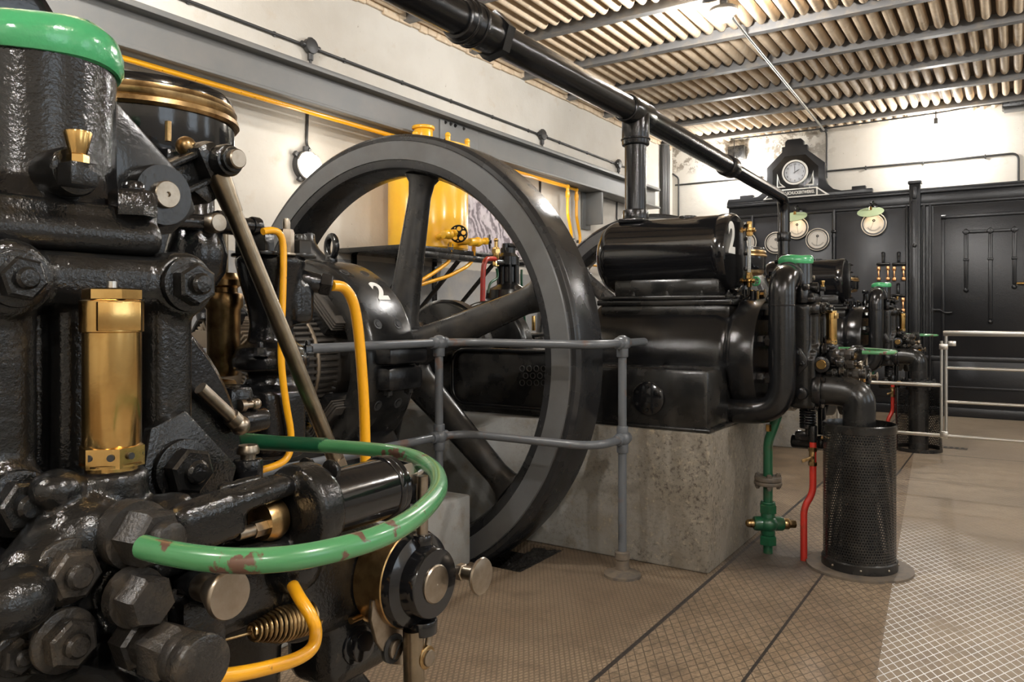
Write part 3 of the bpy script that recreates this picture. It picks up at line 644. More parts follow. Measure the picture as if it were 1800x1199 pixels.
    # knife switches
    for px, py in ((1553, 465), (1580.5, 465), (1579.5, 520)):
        c = PY(px, py, Y - .02); b = B()
        b.bx(c.x - .075, c.x + .075, Y - .06, Y - .02, c.z - .012, c.z + .02, .006); b.cyl(c + V((0, -.03, .02)), c + V((0, -.03, .10)), .017, seg=14, bev=.004); b.lathe(c + V((0, -.03, .09)), AZ, [(0, 0), (.022, .008), (.017, .02), (.022, .055), (.013, .065), (0, .068)], 16)
        k = D(b, 'knife_switch', BLACK)
        for sx in (-.052, .052):
            b = B(); x = c.x + sx; b.bx(x - .018, x + .018, Y - .055, Y - .005, c.z - .075, c.z - .025, .004); b.bx(x - .008, x + .008, Y - .05, Y - .03, c.z - .17, c.z - .06, .002); b.bx(x - .02, x + .02, Y - .055, Y - .003, c.z - .2, c.z - .16, .004); b.cyl((x, Y - .06, c.z - .18), (x, Y - .054, c.z - .18), .009)
            D(b, 'copper_contact', mat('bright_copper', (.75, .38, .17), .28, 1), k)
    # red lever at the right edge
    h = PY(1787, 498, Y - .05); b = B(); b.cyl(h, h + V((.08, 0, 0)), .014, seg=14); lv = D(b, 'brass_lever', BRASS)
    b = B(); b.lathe(h + V((.07, 0, 0)), AX, [(0, 0), (.02, .005), (.024, .05), (.024, .2), (.0, .21)], 16); D(b, 'red_grip', RED, lv)
    # shaded lamps on brackets
    for px, py, lab in ((1530, 371, 'small lit lamp under a flat green shade above the right gauge'), (1397, 379, 'small lit lamp under a flat green shade behind the overhead pipe')):
        c = PY(px, py, Y - .20); tt = thing('gauge_lamp', c, lab, 'lamp')
        b = B(); b.lathe((0, 0, 0), V((.0, -.56, 1)), [(.002, -.004), (.15, -.016), (.152, -.01), (.03, .012), (.0, .014)], 40); b.done('lamp_shade', SHADE, tt)
        b = B(); b.cyl((0, 0, .01), (0, .01, .05), .018, seg=16); b.done('brass_socket', BRASS, tt)
        b = B(); b.tube([(0, .01, .05), (0, .02, .11), (.015, .09, .14), (.03, .145, .05)], .011, 10, .03); b.cyl((.03, .11, .06), (.03, .155, .06), .045, seg=20, bev=.006); b.done('bracket', BLACK, tt)
        b = B(); b.sph((0, .02, -.045), .022); b.done('bulb', WARM, tt)
        l = lamp(c + V((0, .035, -.085)), .3, (1, .72, .45), .02)
switchboard()

# ------------------------------------------------------------------ plinths, flywheels, generator
def plinth(E, lab, hi=.65):
    b = B(); b.bx(-2.65, -.43, -.58, .36, .0, hi, .012); o = b.done('concrete_plinth', CONC); o.location = E; return tag(o, lab, 'plinth', 'concrete engine plinths')
plinth(E2, 'stained concrete block under the middle engine, behind the near flywheel'); plinth(E3, 'concrete block under the far engine'); plinth(E1, 'concrete block under the near engine')
def flywheel(loc):
    t = thing('flywheel', loc, 'largest flywheel, charcoal-faced with six tapered spokes, in front of the middle engine', 'flywheel')
    R = 1.195
    b = B(); b.lathe((0, 0, 0), AY, [(1.005, .03), (1.015, .014), (1.05, .004), (1.15, .002), (1.158, .012), (1.178, .014), (R - .002, .030), (R, .036), (R, .25), (R - .012, .26), (1.02, .26), (1.005, .25), (.985, .15), (.985, .10), (1.005, .03)], 160); b.done('rim', RIM, t, 25)
    b = B(); b.lathe((0, 0, 0), AY, [(1.055, .006), (1.057, -.003), (1.150, -.003), (1.154, .006)], 160); b.done('face_band', CHAR, t)
    b = B(); b.cyl((0, -.06, 0), (0, .30, 0), .2, seg=48, bev=.03); b.lathe((0, -.14, 0), AY, [(0, 0), (.10, 0), (.115, .015), (.115, .1)], 32); b.done('hub', BLACK, t)
    for k in range(6):
        a = math.radians(19.3 + 60 * k); d = V((math.cos(a), 0, math.sin(a))); n = V((-d.z, 0, d.x)); b = B(); rings = []
        for s_, wd, th in ((.15, .125, .085), (.22, .098, .075), (.4, .086, .068), (.7, .073, .058), (.88, .066, .053), (.95, .078, .058), (.99, .115, .075)):
            rings.append([b.bm.verts.new(d * s_ + V((0, .125, 0)) + n * wd * math.cos(2 * PI * j / 20) + V((0, th * math.sin(2 * PI * j / 20), 0))) for j in range(20)])
        for A, C in zip(rings, rings[1:]):
            for j in range(20): b.bm.faces.new((A[j], A[(j + 1) % 20], C[(j + 1) % 20], C[j]))
        b.bm.faces.new(rings[0]); b.bm.faces.new(rings[-1]); b.done('spoke', SPOKE, t)
    b = B(); b.cyl((0, -1.15, 0), (0, 1.5, 0), .07, seg=28); b.done('shaft', STEEL, t)
    return t
FW = flywheel((-2.855, 3.10, .978))
dup(FW, (-2.955, 6.87, .978), 'far flywheel, only its rim showing behind the black tank numbered 2')
def dirt():
    b = B(); rnd = random.Random(9); bm = b.bm
    nx, ny = 46, 24; g = []
    for i in range(nx + 1):
        row = []
        for j in range(ny + 1):
            u, v = i / nx, j / ny; x = -2.44 + .495 * u; y = 3.055 + .41 * v
            z = -.46 + .455 * min(1, u * 1.5) ** .7 - (.03 + .10 * (1 - v)) * (1 - u) + .012 * noise.noise(V((x * 40, y * 40, 0))) + rnd.uniform(-.006, .006)
            row.append(bm.verts.new((x, y, min(z, -.004))))
        g.append(row)
    for i in range(nx):
        for j in range(ny): bm.faces.new((g[i][j], g[i + 1][j], g[i + 1][j + 1], g[i][j + 1]))
    o = tag(b.done('oily_dirt', DIRT, None, 80), 'heap of black oily dirt in the pit at the foot of the flywheel', 'dirt'); o['kind'] = 'stuff'
dirt()
def generator():
    A = V((-2.855, 0, .978))
    b = B(); b.bx(-3.5, -2.21, 1.75, 3.03, 0, .335, .012); tag(b.done('generator_block', CONC), 'low concrete block under the generator, beside the flywheel', 'block')
    t = thing('generator', (A.x, 2.4, .335), 'black round generator numbered 2 with exposed windings, left of the flywheel', 'generator')
    L = V(t.location)
    def D(b, n, m=BLACK, par=t, **k): bmesh.ops.translate(b.bm, vec=-L, verts=b.bm.verts); return b.done(n, m, par, **k)
    R = .49
    b = B(); b.lathe(A, AY, [(.37, 2.50), (.455, 2.49), (.478, 2.50), (.488, 2.52), (.49, 2.54), (.49, 2.79), (.48, 2.815), (.46, 2.825), (.37, 2.82), (.37, 2.50)], 96); D(b, 'stator_ring', SATIN)
    for sx in (-1, 1):
        b = B(); x = A.x + sx * .48
        b.bx(x - .10, x + .10, 2.53, 2.79, A.z + .005, A.z + .085, .018); b.bx(x - .085, x + .085, 2.54, 2.78, A.z - .115, A.z - .004, .03); D(b, 'split_lug')
        for y in (2.59, 2.73): nut((x + sx * .03 - L.x, y - L.y, A.z - .115 - L.z), -AZ, .022, t)
        b = B(); b.prism([(sx * .12, -.62), (sx * .56, -.62), (sx * .56, -.57), (sx * .42, -.38), (sx * .36, -.30), (sx * .22, -.42)], (A.x, 2.78, A.z), AX, AZ, .24, .01); D(b, 'foot')
    for ang in (22, 60, 158, 202, 338, -60):
        for y in (2.585, 2.72):
            a = math.radians(ang); d = V((math.cos(a), 0, math.sin(a))); p = V((A.x, y, A.z)) + d * .4905
            b = B(); b.lathe(p - d * .004, d, [(.011, -.012), (.014, .0035), (.023, .005), (.026, .002)], 18); b.lathe(p, d, [(.0125, .0012), (0, .0014)], 16); D(b, 'bolt_hole', INK)
    # painted 2 wrapped onto the ring
    def wrap(co):
        th = math.radians(43) ; r = .4915 + co.z
        a = th + co.y / .49; y = 2.70 + co.x
        return V((A.x + r * math.cos(a), y, A.z + r * math.sin(a))) - L
    text('2', .15, 'painted_number', WHITE, t, bend=wrap, ext=.0006, off=.006)
    for ang in (45, 135, 225, 315):
        a = math.radians(ang); d = V((math.cos(a), 0, math.sin(a))); u = V((-d.z, 0, d.x)); c = V((A.x, 2.6, A.z)) + d * .32
        rot = M((u, AY, d)).transposed()
        b = B(); b.box(c, (.17, .30, .12), .02, rot); D(b, 'pole_piece', SATIN)
        b = B(); b.box(c + d * .03, (.21, .31, .06), .025, rot)
        for k in range(4): b.box(c + d * (.01 + .014 * k), (.216, .316, .008), .003, rot)
        D(b, 'field_coil', DARKW)
    b = B(); b.cyl(A + V((0, 2.26, 0)), A + V((0, 2.95, 0)), .262, seg=64, bev=.01); arm = D(b, 'armature', DARKW)
    b = B()
    for k in range(60):
        a = 2 * PI * k / 60; d = V((math.cos(a), 0, math.sin(a))); u = V((-d.z, 0, d.x)); rot = M((u, AY, d)).transposed()
        b.box(A + V((0, 2.46, 0)) + d * .27, (.014, .12, .018), .002, rot); b.box(A + V((0, 2.34, 0)) + d * .273 + u * .004, (.013, .09, .024), .003, M.Rotation(.0, 3, 'Y') @ rot)
    D(b, 'winding_ends', DARKW, arm)
    b = B(); b.torus(A + V((0, 2.40, 0)), AY, .272, .012, 60); b.torus(A + V((0, 2.28, 0)), AY, .268, .014, 60); D(b, 'binding_band', COPPER, arm)
    b = B(); b.cyl(A + V((0, 2.0, 0)), A + V((0, 2.2, 0)), .16, seg=64)
    for k in range(64):
        a = 2 * PI * k / 64; d = V((math.cos(a), 0, math.sin(a))); u = V((-d.z, 0, d.x)); rot = M((u, AY, d)).transposed()
        b.box(A + V((0, 2.17, 0)) + d * .185, (.0085, .17, .075), .001, rot)
    D(b, 'commutator', COPPER)
    b = B(); b.torus(A + V((0, 2.13, 0)), AY, .275, .014, 48)
    for ang in (10, 60, 110, 160, 230, 310):
        a = math.radians(ang); d = V((math.cos(a), 0, math.sin(a))); u = V((-d.z, 0, d.x)); rot = M((u, AY, d)).transposed()
        b.box(A + V((0, 2.08, 0)) + d * .245, (.035, .07, .06), .006, rot); b.cyl(A + V((0, 2.02, 0)) + d * .265, A + V((0, 2.15, 0)) + d * .265, .01)
    D(b, 'brush_gear', BLACK)
    b = B(); c = A + V((0, 2.74, .565)); b.torus(c, V((.35, 1, 0)), .052, .017, 36, 12); b.cyl(c + V((0, 0, -.085)), c + V((0, 0, -.05)), .03, seg=20, bev=.004); D(b, 'eye_bolt', BLACK)
    b = B(); b.bx(A.x - .62, A.x + .62, 2.55, 2.62, .336, .43, .01); b.bx(A.x - .62, A.x + .62, 2.72, 2.79, .336, .43, .01); b.bx(A.x - .25, A.x + .5, 1.86, 1.94, .336, .42, .01); D(b, 'slide_rail', SATIN)
    b = B(); b.prism([(-.2, -.55), (.2, -.55), (.12, -.1), (.1, .1), (-.1, .1), (-.12, -.1)], (A.x, 1.95, A.z), AX, AZ, .1, .012); D(b, 'bearing_stand', SATIN)
generator()
def rail():
    t = thing('guard_rail', (-1.52, 3.27, 0), 'grey pipe guard rail with two posts in front of the flywheel', 'railing')
    L = V((-1.52, 3.27, 0)); P2 = (-1.52, 3.27); P1 = (-2.27, 2.86)
    def D(b, n, m=GREYP, par=t): bmesh.ops.translate(b.bm, vec=-L, verts=b.bm.verts); return b.done(n, m, par)
    for z, e in ((1.073, 3.52), (.632, 3.30)):
        b = B(); b.tube([(-2.27, .80, z), (-2.27, 3.0, z), (-1.52, 3.0, z), (-1.52, e, z)], .019, 16, .17, n=10); D(b, 'handrail' if z > 1 else 'mid_rail')
    for (x, y) in (P1, P2):
        b = B(); b.cyl((x, y, .02), (x, y, 1.073), .0195, seg=20); p = D(b, 'post')
        for z in (1.073, .632):
            b = B(); b.sph((x, y, z), .037); b.cyl((x, y - .055, z), (x, y + .055, z), .027, seg=18, bev=.005); b.cyl((x, y, z - .065), (x, y, z), .027, seg=18, bev=.005)
            if z < 1: b.cyl((x, y, z), (x, y, z + .06), .027, seg=18, bev=.005)
            D(b, 'rail_fitting', GREYP, p)
        b = B(); b.lathe((x, y, 0), AZ, [(.0, .0), (.085, 0), (.085, .012), (.06, .022), (.03, .03), (.03, .075), (.035, .08), (.035, .11), (.02, .115)], 32); D(b, 'base_flange', PLATE, p)
    b = B()
rail()

# ------------------------------------------------------------------ the engines: one built in full, the other two copied from it
def engine():
    t = thing('piston_engine', E1, 'nearest black engine filling the left of the photograph, with a green loop pipe', 'engine', 'black piston engines')
    def P(b, n, m=BLACK, **k): return b.done(n, m, t, **k)
    # ---- bed, crankcase and cylinder (mostly seen on the middle engine)
    b = B(); b.bx(-1.96, -1.14, -.50, .36, .651, 1.0, .03); P(b, 'crankcase', SATIN)
    cv = [(-1.96 + .10 - .10 * math.sin(a), .70 + .10 - .10 * math.cos(a)) for a in [PI / 2 * k / 6 for k in range(7)][::-1]]
    b = B(); b.prism([(-1.96, 1.01)] + cv + [(-1.15, .70), (-1.15, 1.01)], (0, -.50, 0), AX, AZ, .03, .006); P(b, 'crankcase_cover', SATIN)
    b = B(); b.tube([(-1.14, -.535, 1.008), (-1.955, -.535, 1.008), (-1.955, -.535, .70), (-1.14, -.535, .70)], .012, 10, .10); P(b, 'cover_rim', BLACK)
    for r in range(3):
        for k in range(4):
            p = q2y(918 + k * 12.5 + (6 if r == 1 else 0), 648 + r * 12.5, -.532)
            b = B(); b.lathe(p, -AY, [(.0165, -.004), (.0165, .003), (.0148, .0035), (.0135, .003), (.0135, -.001)], 18); P(b, 'vent_hole', CHAR)  # grey ring colour stands in for light caught on the rim
    for y in (-.46, -.02):
        b = B(); c = V((-2.095, y, .978)); b.lathe(c, AY, [(0, 0), (.29, 0), (.305, .008), (.318, .02), (.318, .09), (.305, .102), (.29, .11), (0, .11)], 64); P(b, 'crank_web', SATIN)
    b = B(); b.bx(-1.14, -.445, -.55, .34, .651, .945, .022); b.bx(-1.16, -.43, -.565, .34, .651, .668, .006); P(b, 'bed_casting', SATIN)
    c = q2y(1140, 700, -.55); b = B(); b.lathe(c, -AY, [(.082, 0), (.082, .012), (.074, .018), (0, .019)], 40); hc = P(b, 'hand_hole_cover', SMOOTH)
    for k in range(6):
        a = PI / 3 * k + .5; nut(c + V((math.cos(a) * .058, -.019, math.sin(a) * .058)), -AY, .0085, hc, BLACK, .006, 0, k, False, 'cover_bolt')
    b = B(); ax = V((-1.22, 0, .985))
    b.lathe(ax, AX, [(0, 0), (.29, 0), (.29, .70), (.275, .73), (.272, .755), (.280, .775), (.300, .79), (.303, .80), (.303, .90), (.298, .912), (.2, .914), (0, .914)], 96); P(b, 'cylinder_barrel', BLACK)
    b = B(); b.bx(-1.20, -.44, -.20, .20, 1.255, 1.285, .006); b.bx(-1.17, -.47, -.215, .215, 1.285, 1.305, .006); b.bx(-1.19, -.45, -.19, .19, 1.18, 1.27, .03); b.bx(-1.12, -.52, -.15, .15, 1.30, 1.40, .02); P(b, 'tank_saddle', SATIN)
    for x in (-1.17, -.98, -.79, -.60, -.46): nut((x, -.19, 1.305), AZ, .012, t, SATIN, .012, .012, x * 9)
    # head flange, studs
    b = B(); b.lathe((-.235, .015, .985), AX, [(0, 0), (.262, 0), (.27, .008), (.27, .052), (.262, .06), (0, .06)], 80); P(b, 'head_flange', BLACK)
    for k in range(8):
        a = PI / 8 + PI / 4 * k; p = V((-.305, .01 + .265 * math.cos(a) * .9, .985 + .265 * math.sin(a) * .9))
        b = B(); b.cyl(p, p + V((.08, 0, 0)), .016, seg=14); b.hexn(p, AX, .03, .03, k); b.hexn(p + V((.038, 0, 0)), AX, .028, .03, k + .4); P(b, 'stud', BLACK)
    # ---- receiver tank with gauge
    tc = V((-1.25, .012, 1.532)); Rt = .209
    b = B(); b.lathe(tc, AX, [(0, 0), (.09, .004), (.15, .016), (.185, .04), (.203, .07), (Rt, .10), (Rt, .695), (Rt + .003, .70), (Rt + .004, .75), (Rt - .002, .765), (.197, .770), (.190, .765), (0, .764)], 96); tk = P(b, 'receiver_tank', SMOOTH)
    b = B(); b.cyl(tc + V((.5, 0, .195)), tc + V((.5, 0, .215)), .05, seg=24, bev=.004); b.done('plug_boss', SMOOTH, tk)
    b = B(); b.bx(-.49, -.45, .03, .085, 1.36, 1.70, .004); b.done('end_cover', BLACK, tk)
    for z in (1.37, 1.45, 1.53, 1.61, 1.68): nut((-.45, .06, z), AX, .010, tk, BLACK, .012, .012, z * 30, False, 'cover_bolt')
    g = V((-.42, .035, 0)); 
    b = B()
    for z in (1.655, 1.385):
        s_ = 1 if z > 1.5 else -1
        b.cyl((g.x, g.y, z - .035), (g.x, g.y, z + .03), .014, seg=16, bev=.002); b.hexn((g.x, g.y, z - .03 if s_ > 0 else z + .012), AZ, .019, .018); b.hexn((g.x, g.y, z + .03), AZ, .015, .014)
        b.cyl((g.x - .05, g.y, z), (g.x + .03, g.y, z), .0095, seg=14, bev=.002); b.sph((g.x, g.y, z), .018); b.hexn((g.x - .045, g.y, z), AX, .016, .014); b.cyl((g.x, g.y, z), (g.x + .01, g.y + .065, z), .008, seg=12); b.hexn((g.x + .006, g.y + .04, z), AY, .013, .014)
    sg = P(b, 'sight_gauge', BRASS)
    b = B(); b.cyl((g.x, g.y, 1.40), (g.x, g.y, 1.63), .0085, seg=16); b.done('gauge_glass', GLASS, sg)
    b = B(); w0 = V((g.x + .012, g.y + .075, 1.385)); b.torus(w0, AY, .022, .005, 24, 8); b.bar(w0 - V((.02, 0, 0)), w0 + V((.02, 0, 0)), .005, .005); b.bar(w0 - V((0, 0, .02)), w0 + V((0, 0, .02)), .005, .005); b.done('gauge_handwheel', GREEN, sg)
    b = B(); b.tube([(g.x, g.y, 1.36), (g.x, g.y, 1.30), (g.x - .05, g.y - .05, 1.275)], .008, 10, .02); b.cyl((g.x - .03, g.y + .02, 1.28), (g.x - .03, g.y + .02, 1.34), .013); b.sph((g.x - .05, g.y - .03, 1.30), .028); b.sph((g.x + .03, g.y + .09, 1.31), .03); b.cyl((g.x - .09, g.y - .09, 1.275), (g.x + .06, g.y + .1, 1.275), .02); b.cyl((g.x + .03, g.y - .03, 1.27), (g.x + .03, g.y - .03, 1.33), .017); P(b, 'drain_valve', BLACK)
    b = B(); b.cyl((g.x + .02, g.y - .01, 1.30), (g.x + .02, g.y - .01, 1.335), .014); b.hexn((g.x + .05, g.y + .03, 1.31), AX, .015, .02); b.cyl((g.x + .03, g.y + .05, 1.27), (g.x + .03, g.y + .05, 1.33), .007); P(b, 'drain_fitting', BRASS)
    # ---- suction pipe in front of the head and exhaust elbow
    b = B(); b.tube([(-.195, .01, 1.395), (-.195, -.195, 1.395), (-.195, -.195, .728), (-.56, -.195, .722)], .064, 28, .145, n=12); b.torus((-.195, -.195, 1.25), AZ, .0635, .0035); P(b, 'suction_pipe', BLACK)
    b = B(); b.cyl((-.60, -.195, .722), (-.545, -.195, .722), .078, seg=36, bev=.008); P(b, 'pipe_collar', BLACK); b = B(); b.cyl((-.195, -.10, 1.395), (-.195, -.055, 1.395), .075, seg=36, bev=.006); P(b, 'pipe_flange', BLACK); b = B(); b.hexn((-.26, -.195, .664), -AZ, .014, .034); P(b, 'drain_plug', BRASS)
    b = B(); b.tube([(-.04, -.05, .835), (.05, -.06, .835), (.135, -.082, .82), (.135, -.084, .60)], [.07] * 1 + [.074] * 14 + [.076] * 1 if False else .073, 28, .10, n=10); P(b, 'exhaust_elbow', SATIN)
    b = B(); b.cyl((-.075, -.05, .835), (-.03, -.05, .835), .092, seg=36, bev=.008)
    for a in (.8, 2.4, 3.9, 5.5): b.hexn((-.03, -.05 + .075 * math.cos(a), .835 + .075 * math.sin(a)), AX, .016, .018)
    P(b, 'exhaust_flange', BLACK)
    # ---- cylinder head casting
    b = B(); b.bx(-.18, -.085, -.125, .115, .74, 1.262, .02)
    b.bx(-.10, -.045, -.112, .125, 1.205, 1.262, .018)                      # top band
    b.bx(-.10, -.048, .070, .122, .98, 1.24, .016); b.bx(-.10, -.048, -.095, -.038, .98, 1.24, .016)
    b.bx(-.10, -.058, -.020, .022, .99, 1.22, .012)
    for y, z in ((-.066, 1.233), (.103, 1.233), (.103, 1.034), (-.066, 1.034)): b.cyl((-.12, y, z), (-.04, y, z), .036, seg=28, bev=.008)
    b.bx(-.10, -.05, -.112, .12, .98, 1.03, .016); b.prism([(-.12, .74), (.115, .74), (.155, .98), (.11, 1.0), (-.12, 1.0)], (-.15, 0, 0), AY, AZ, .095, .015)
    P(b, 'cylinder_head', BLACKW, remesh=.0042, smooth=5)
    b = B(); b.prism([(.048, .965), (.155, 1.00), (.165, 1.03), (.10, 1.10), (.06, 1.085), (.045, 1.0)], (-.052, 0, 0), AY, AZ, .014, .003); P(b, 'clamp_plate', BLACKW)
    for px, py, lx, r, rot in ((28, 490, -.036, 40, .2), (330, 500, -.036, 38, .5), (320, 825, -.034, 42, .25), (30, 885, -.03, 46, .1)):
        p = q1(px, py, lx); nut(p, AX, r1(r, p), t, rot=rot)
    # top deck and valve housing under the green cap
    b = B(); b.bx(-.30, -.062, -.11, .095, 1.262, 1.300, .014); b.bx(-.29, -.07, -.10, .092, 1.29, 1.314, .008); P(b, 'head_deck', BLACKW, remesh=.0042, smooth=3)
    b = B(); b.lathe((-.18, .015, 0), AZ, [(.0, 1.31), (.094, 1.312), (.092, 1.322), (.083, 1.332), (.080, 1.345), (.079, 1.468), (0, 1.468)], 72); P(b, 'valve_housing', BLACK)
    b = B(); n = 72; rings = []
    for r, z, wv in ((.0, 1.507, 0), (.05, 1.507, .002), (.074, 1.504, .003), (.083, 1.496, .003), (.0865, 1.484, .003), (.0865, 1.470, .0025), (.083, 1.463, .0015), (.076, 1.462, 0)):
        if r == 0: rings.append([b.bm.verts.new((-.18, .015, z))]); continue
        rings.append([b.bm.verts.new((-.18 + r * (1 + .012 * math.sin(5 * a)) * math.cos(a), .015 + r * math.sin(a), z + wv * math.sin(3 * a + .7))) for a in [2 * PI * k / n for k in range(n)]])
    for A, C in zip(rings, rings[1:]):
        for k in range(n):
            if len(A) == 1: b.bm.faces.new((A[0], C[k], C[(k + 1) % n]))
            else: b.bm.faces.new((A[k], A[(k + 1) % n], C[(k + 1) % n], C[k]))
    P(b, 'green_cap', GREEN)
    p = q1(240, 372, -.075); nut((p.x, p.y - .004, 1.300), AZ, .0235, t, BLACK, .027, .012, .1, False)
    # oiler
    p = q1(137, 300, -.065); b = B(); b.cyl(p + V((-.05, -.0, 0)), p + V((.0, 0, 0)), r1(45, p), seg=28, bev=.006); c0 = q1(137, 308, -.045); b.box(c0, (.026, .026, .022), .002); P(b, 'oiler_boss', BLACKW)
    b = B(); z0 = c0.z + .011; b.hexn((c0.x, c0.y, z0), AZ, .0095, .009); b.lathe((c0.x, c0.y, z0 + .008), AZ, [(0, 0), (.0075, .0), (.0085, .004), (.0125, .02), (.012, .022), (.0105, .0215), (.006, .006), (0, .006)], 28); P(b, 'brass_oil_cup', BRASS)
    # ---- brass sight lubricator in the middle of the head
    c = q1(197, 660, -.004); zt, zb = 1.2264, 1.0573; r = .0255
    b = B(); b.hexn((c.x, c.y, zt - .011), AZ, r * 1.0, .010, .2)
    b.lathe((c.x, c.y, 0), AZ, [(0, zb), (r * .9, zb), (r * .9, zb + .005), (r * 1.06, zb + .005), (r * 1.06, zb + .007)], 36)
    b.hexn((c.x, c.y, zb + .004), AZ, r * 1.12, .021, .3)
    b.lathe((c.x, c.y, 0), AZ, [(r * .9, zb + .02), (r * .985, zb + .024), (r * .985, zt - .042), (r * 1.07, zt - .041), (r * 1.07, zt - .013), (r * .95, zt - .0115), (0, zt - .011)], 48)
    bl = P(b, 'brass_lubricator', BRASS)
    b = B()
    d = (-(c + E1)).normalized()
    for da in (-.75, -.05, .62, 1.3): 
        a = math.atan2(-(c.y + E1.y), -(c.x + E1.x)) + da; q = V((c.x + math.cos(a) * r * 1.0, c.y + math.sin(a) * r * 1.0, zb + .0145)); dd = V((math.cos(a), math.sin(a), 0)); b.cyl(q - dd * .004, q + dd * .0022, .0032, seg=12)
    b.done('drip_hole', INK, bl)
    b = B(); b.cyl((c.x, c.y, zt - .002), (c.x, c.y, zt + .0055), .0045, seg=14); b.done('spindle', ALU, bl)
    b = B(); hb = V((c.x, c.y, zt - .027)); a = math.atan2(-(c.y + E1.y), -(c.x + E1.x)) - .12 + .35; dd = V((math.cos(a), math.sin(a), 0)); b.box(hb + dd * r * .62, (.023, .036, .0265), .001, M.Rotation(a, 3, 'Z')); b.done('wrench_flat', BRASS, bl)
    # ---- injector block below it
    b = B()
    b.cyl((c.x, c.y, .955), (c.x, c.y, zb + .001), .033, .0315, seg=28, bev=.006)
    p = q1(100, 860, .0); b.sph(p, r1(45, p), (1, 1, .8))
    p = q1(150, 945, .015); b.sph(p, r1(78, p), (.8, 1, .9))
    p0 = q1(235, 930, -.02); b.cyl(p0, p0 + V((.075, 0, 0)), r1(62, p0), seg=28, bev=.01)
    b.bar(q1(150, 880, -.02), q1(30, 1040, .03), .05, .05, .018); p = q1(20, 1060, .05); b.sph(p, r1(75, p), (.8, 1, .8))
    b.bar(q1(215, 900, .0), q1(250, 1260, .06), .05, .045, .015)
    b.bar(q1(130, 960, -.0), q1(100, 1260, .02), .045, .05, .015)
    b.bar(q1(200, 930, -.01), q1(345, 905, .05), .045, .05, .018); b.bar(q1(280, 945, .0), q1(380, 1010, .05), .03, .035, .01)
    for px, py, lx, rr in ((115, 1005, .02, 58), (112, 1125, .03, 56), (250, 1050, .06, 46)): p = q1(px, py, lx); b.cyl(p - V((.05, 0, 0)), p + V((.015, 0, 0)), r1(rr, p), seg=24, bev=.008)
    P(b, 'injector_block', BLACKW, remesh=.0036, smooth=4)
    for px, py, lx, r, rot in ((115, 1005, .038, 46, .15), (112, 1125, .048, 44, .4), (300, 935, .05, 30, .1), (180, 925, .04, 12, .2), (315, 1065, .05, 26, .3), (28, 1150, .02, 30, .6)):
        p = q1(px, py, lx); nut(p, AX, r1(r, p), t, DUSTY, rot=rot)
    p = q1(240, 1050, .075); b = B(); b.hexn(p, AX, r1(46, p), .026, .25); b.cyl(p - V((.01, 0, 0)), p + V((.002, 0, 0)), r1(52, p)); P(b, 'hex_plug', DUSTY)
    # green loop pipe with its union nut
    p = q1(240, 940, .055); b = B(); b.hexn(p, V((1, .12, 0)), r1(52, p), .032, .1); b.cyl(p - V((.015, 0, 0)), p + V((.004, 0, 0)), r1(60, p), seg=28); b.cyl(p + V((.03, .004, 0)), p + V((.045, .006, 0)), r1(32, p), seg=20, bev=.003); un = P(b, 'union_nut', DUSTY)
    zr = 1.024
    pts = [(252, 962), (300, 973), (370, 983), (440, 986), (520, 980), (600, 964), (670, 942), (722, 914), (755, 884), (771, 857), (766, 830), (740, 809), (700, 796), (640, 789), (560, 783), (470, 776), (400, 770), (330, 762)]
    Q = []
    for px, py in pts: v = PZ(px, py, zr) - E1; Q.append(v)
    R_ = []
    def cr(Q, n=8):
        out = []
        for i in range(len(Q) - 1):
            p0, p1, p2, p3 = Q[max(i - 1, 0)], Q[i], Q[i + 1], Q[min(i + 2, len(Q) - 1)]
            for k in range(n):
                u = k / n; out.append(.5 * ((2 * p1) + (p2 - p0) * u + (2 * p0 - 5 * p1 + 4 * p2 - p3) * u * u + (3 * p1 - p0 - 3 * p2 + p3) * u ** 3))
        return out + [Q[-1]]
    b = B(); b.tube(cr(Q), .0092, 20); lp = tag(P(b, 'loop_pipe', GREENC), 'chipped green loop pipe')
    e = Q[-4]; b = B(); b.cyl(e + V((.01, .004, 0)), e + V((-.22, -.07, 0)), .0105, seg=20); b.done('sleeve', GREEND, lp)
    # caps and plugs low on the block
    p = q1(235, 1122, .055); b = B(); b.hexn(p, AX, r1(48, p), .022, .2); b.cyl(p, p + V((.045, 0, 0)), r1(36, p), seg=24); b.hexn(p + V((.04, 0, 0)), AX, r1(50, p), .03, .5); b.cyl(p + V((.066, 0, 0)), p + V((.085, 0, 0)), r1(44, p), seg=28, bev=.003); b.cyl(p + V((.083, 0, 0)), p + V((.1, 0, 0)), r1(50, p), seg=32, bev=.002); P(b, 'relief_valve', DUSTY)
    p = q1(350, 1030, .09); b = B(); b.cyl(p, p + V((.024, 0, 0)), r1(24, p), seg=24, bev=.003); b.lathe(p + V((.018, 0, 0)), AX, [(0, 0), (.012, 0), (.0175, .012), (.021, .02), (.0212, .024), (.02, .026), (0, .027)], 36); P(b, 'push_knob', STEEL)
    p = q1(335, 1045, .05); b = B(); b.cyl(p + V((-.02, 0, .01)), p + V((.05, 0, .01)), .016, seg=18, bev=.004); b.box(p + V((0, .0, -.03)), (.05, .05, .07), .01); b.bar(p + V((0, .01, -.03)), p + V((.01, .05, -.14)), .03, .012, .003); P(b, 'knob_bracket', BLACKW)
    # ---- rocker gear
    b = B(); tri = [q1(*p, -.135) for p in ((170, 120), (200, 175), (325, 318), (342, 372), (300, 412), (170, 412))]
    b.prism([(p.y, p.z) for p in tri], (-.16, 0, 0), AY, AZ, .03, .004); P(b, 'rocker_bracket', SATIN)
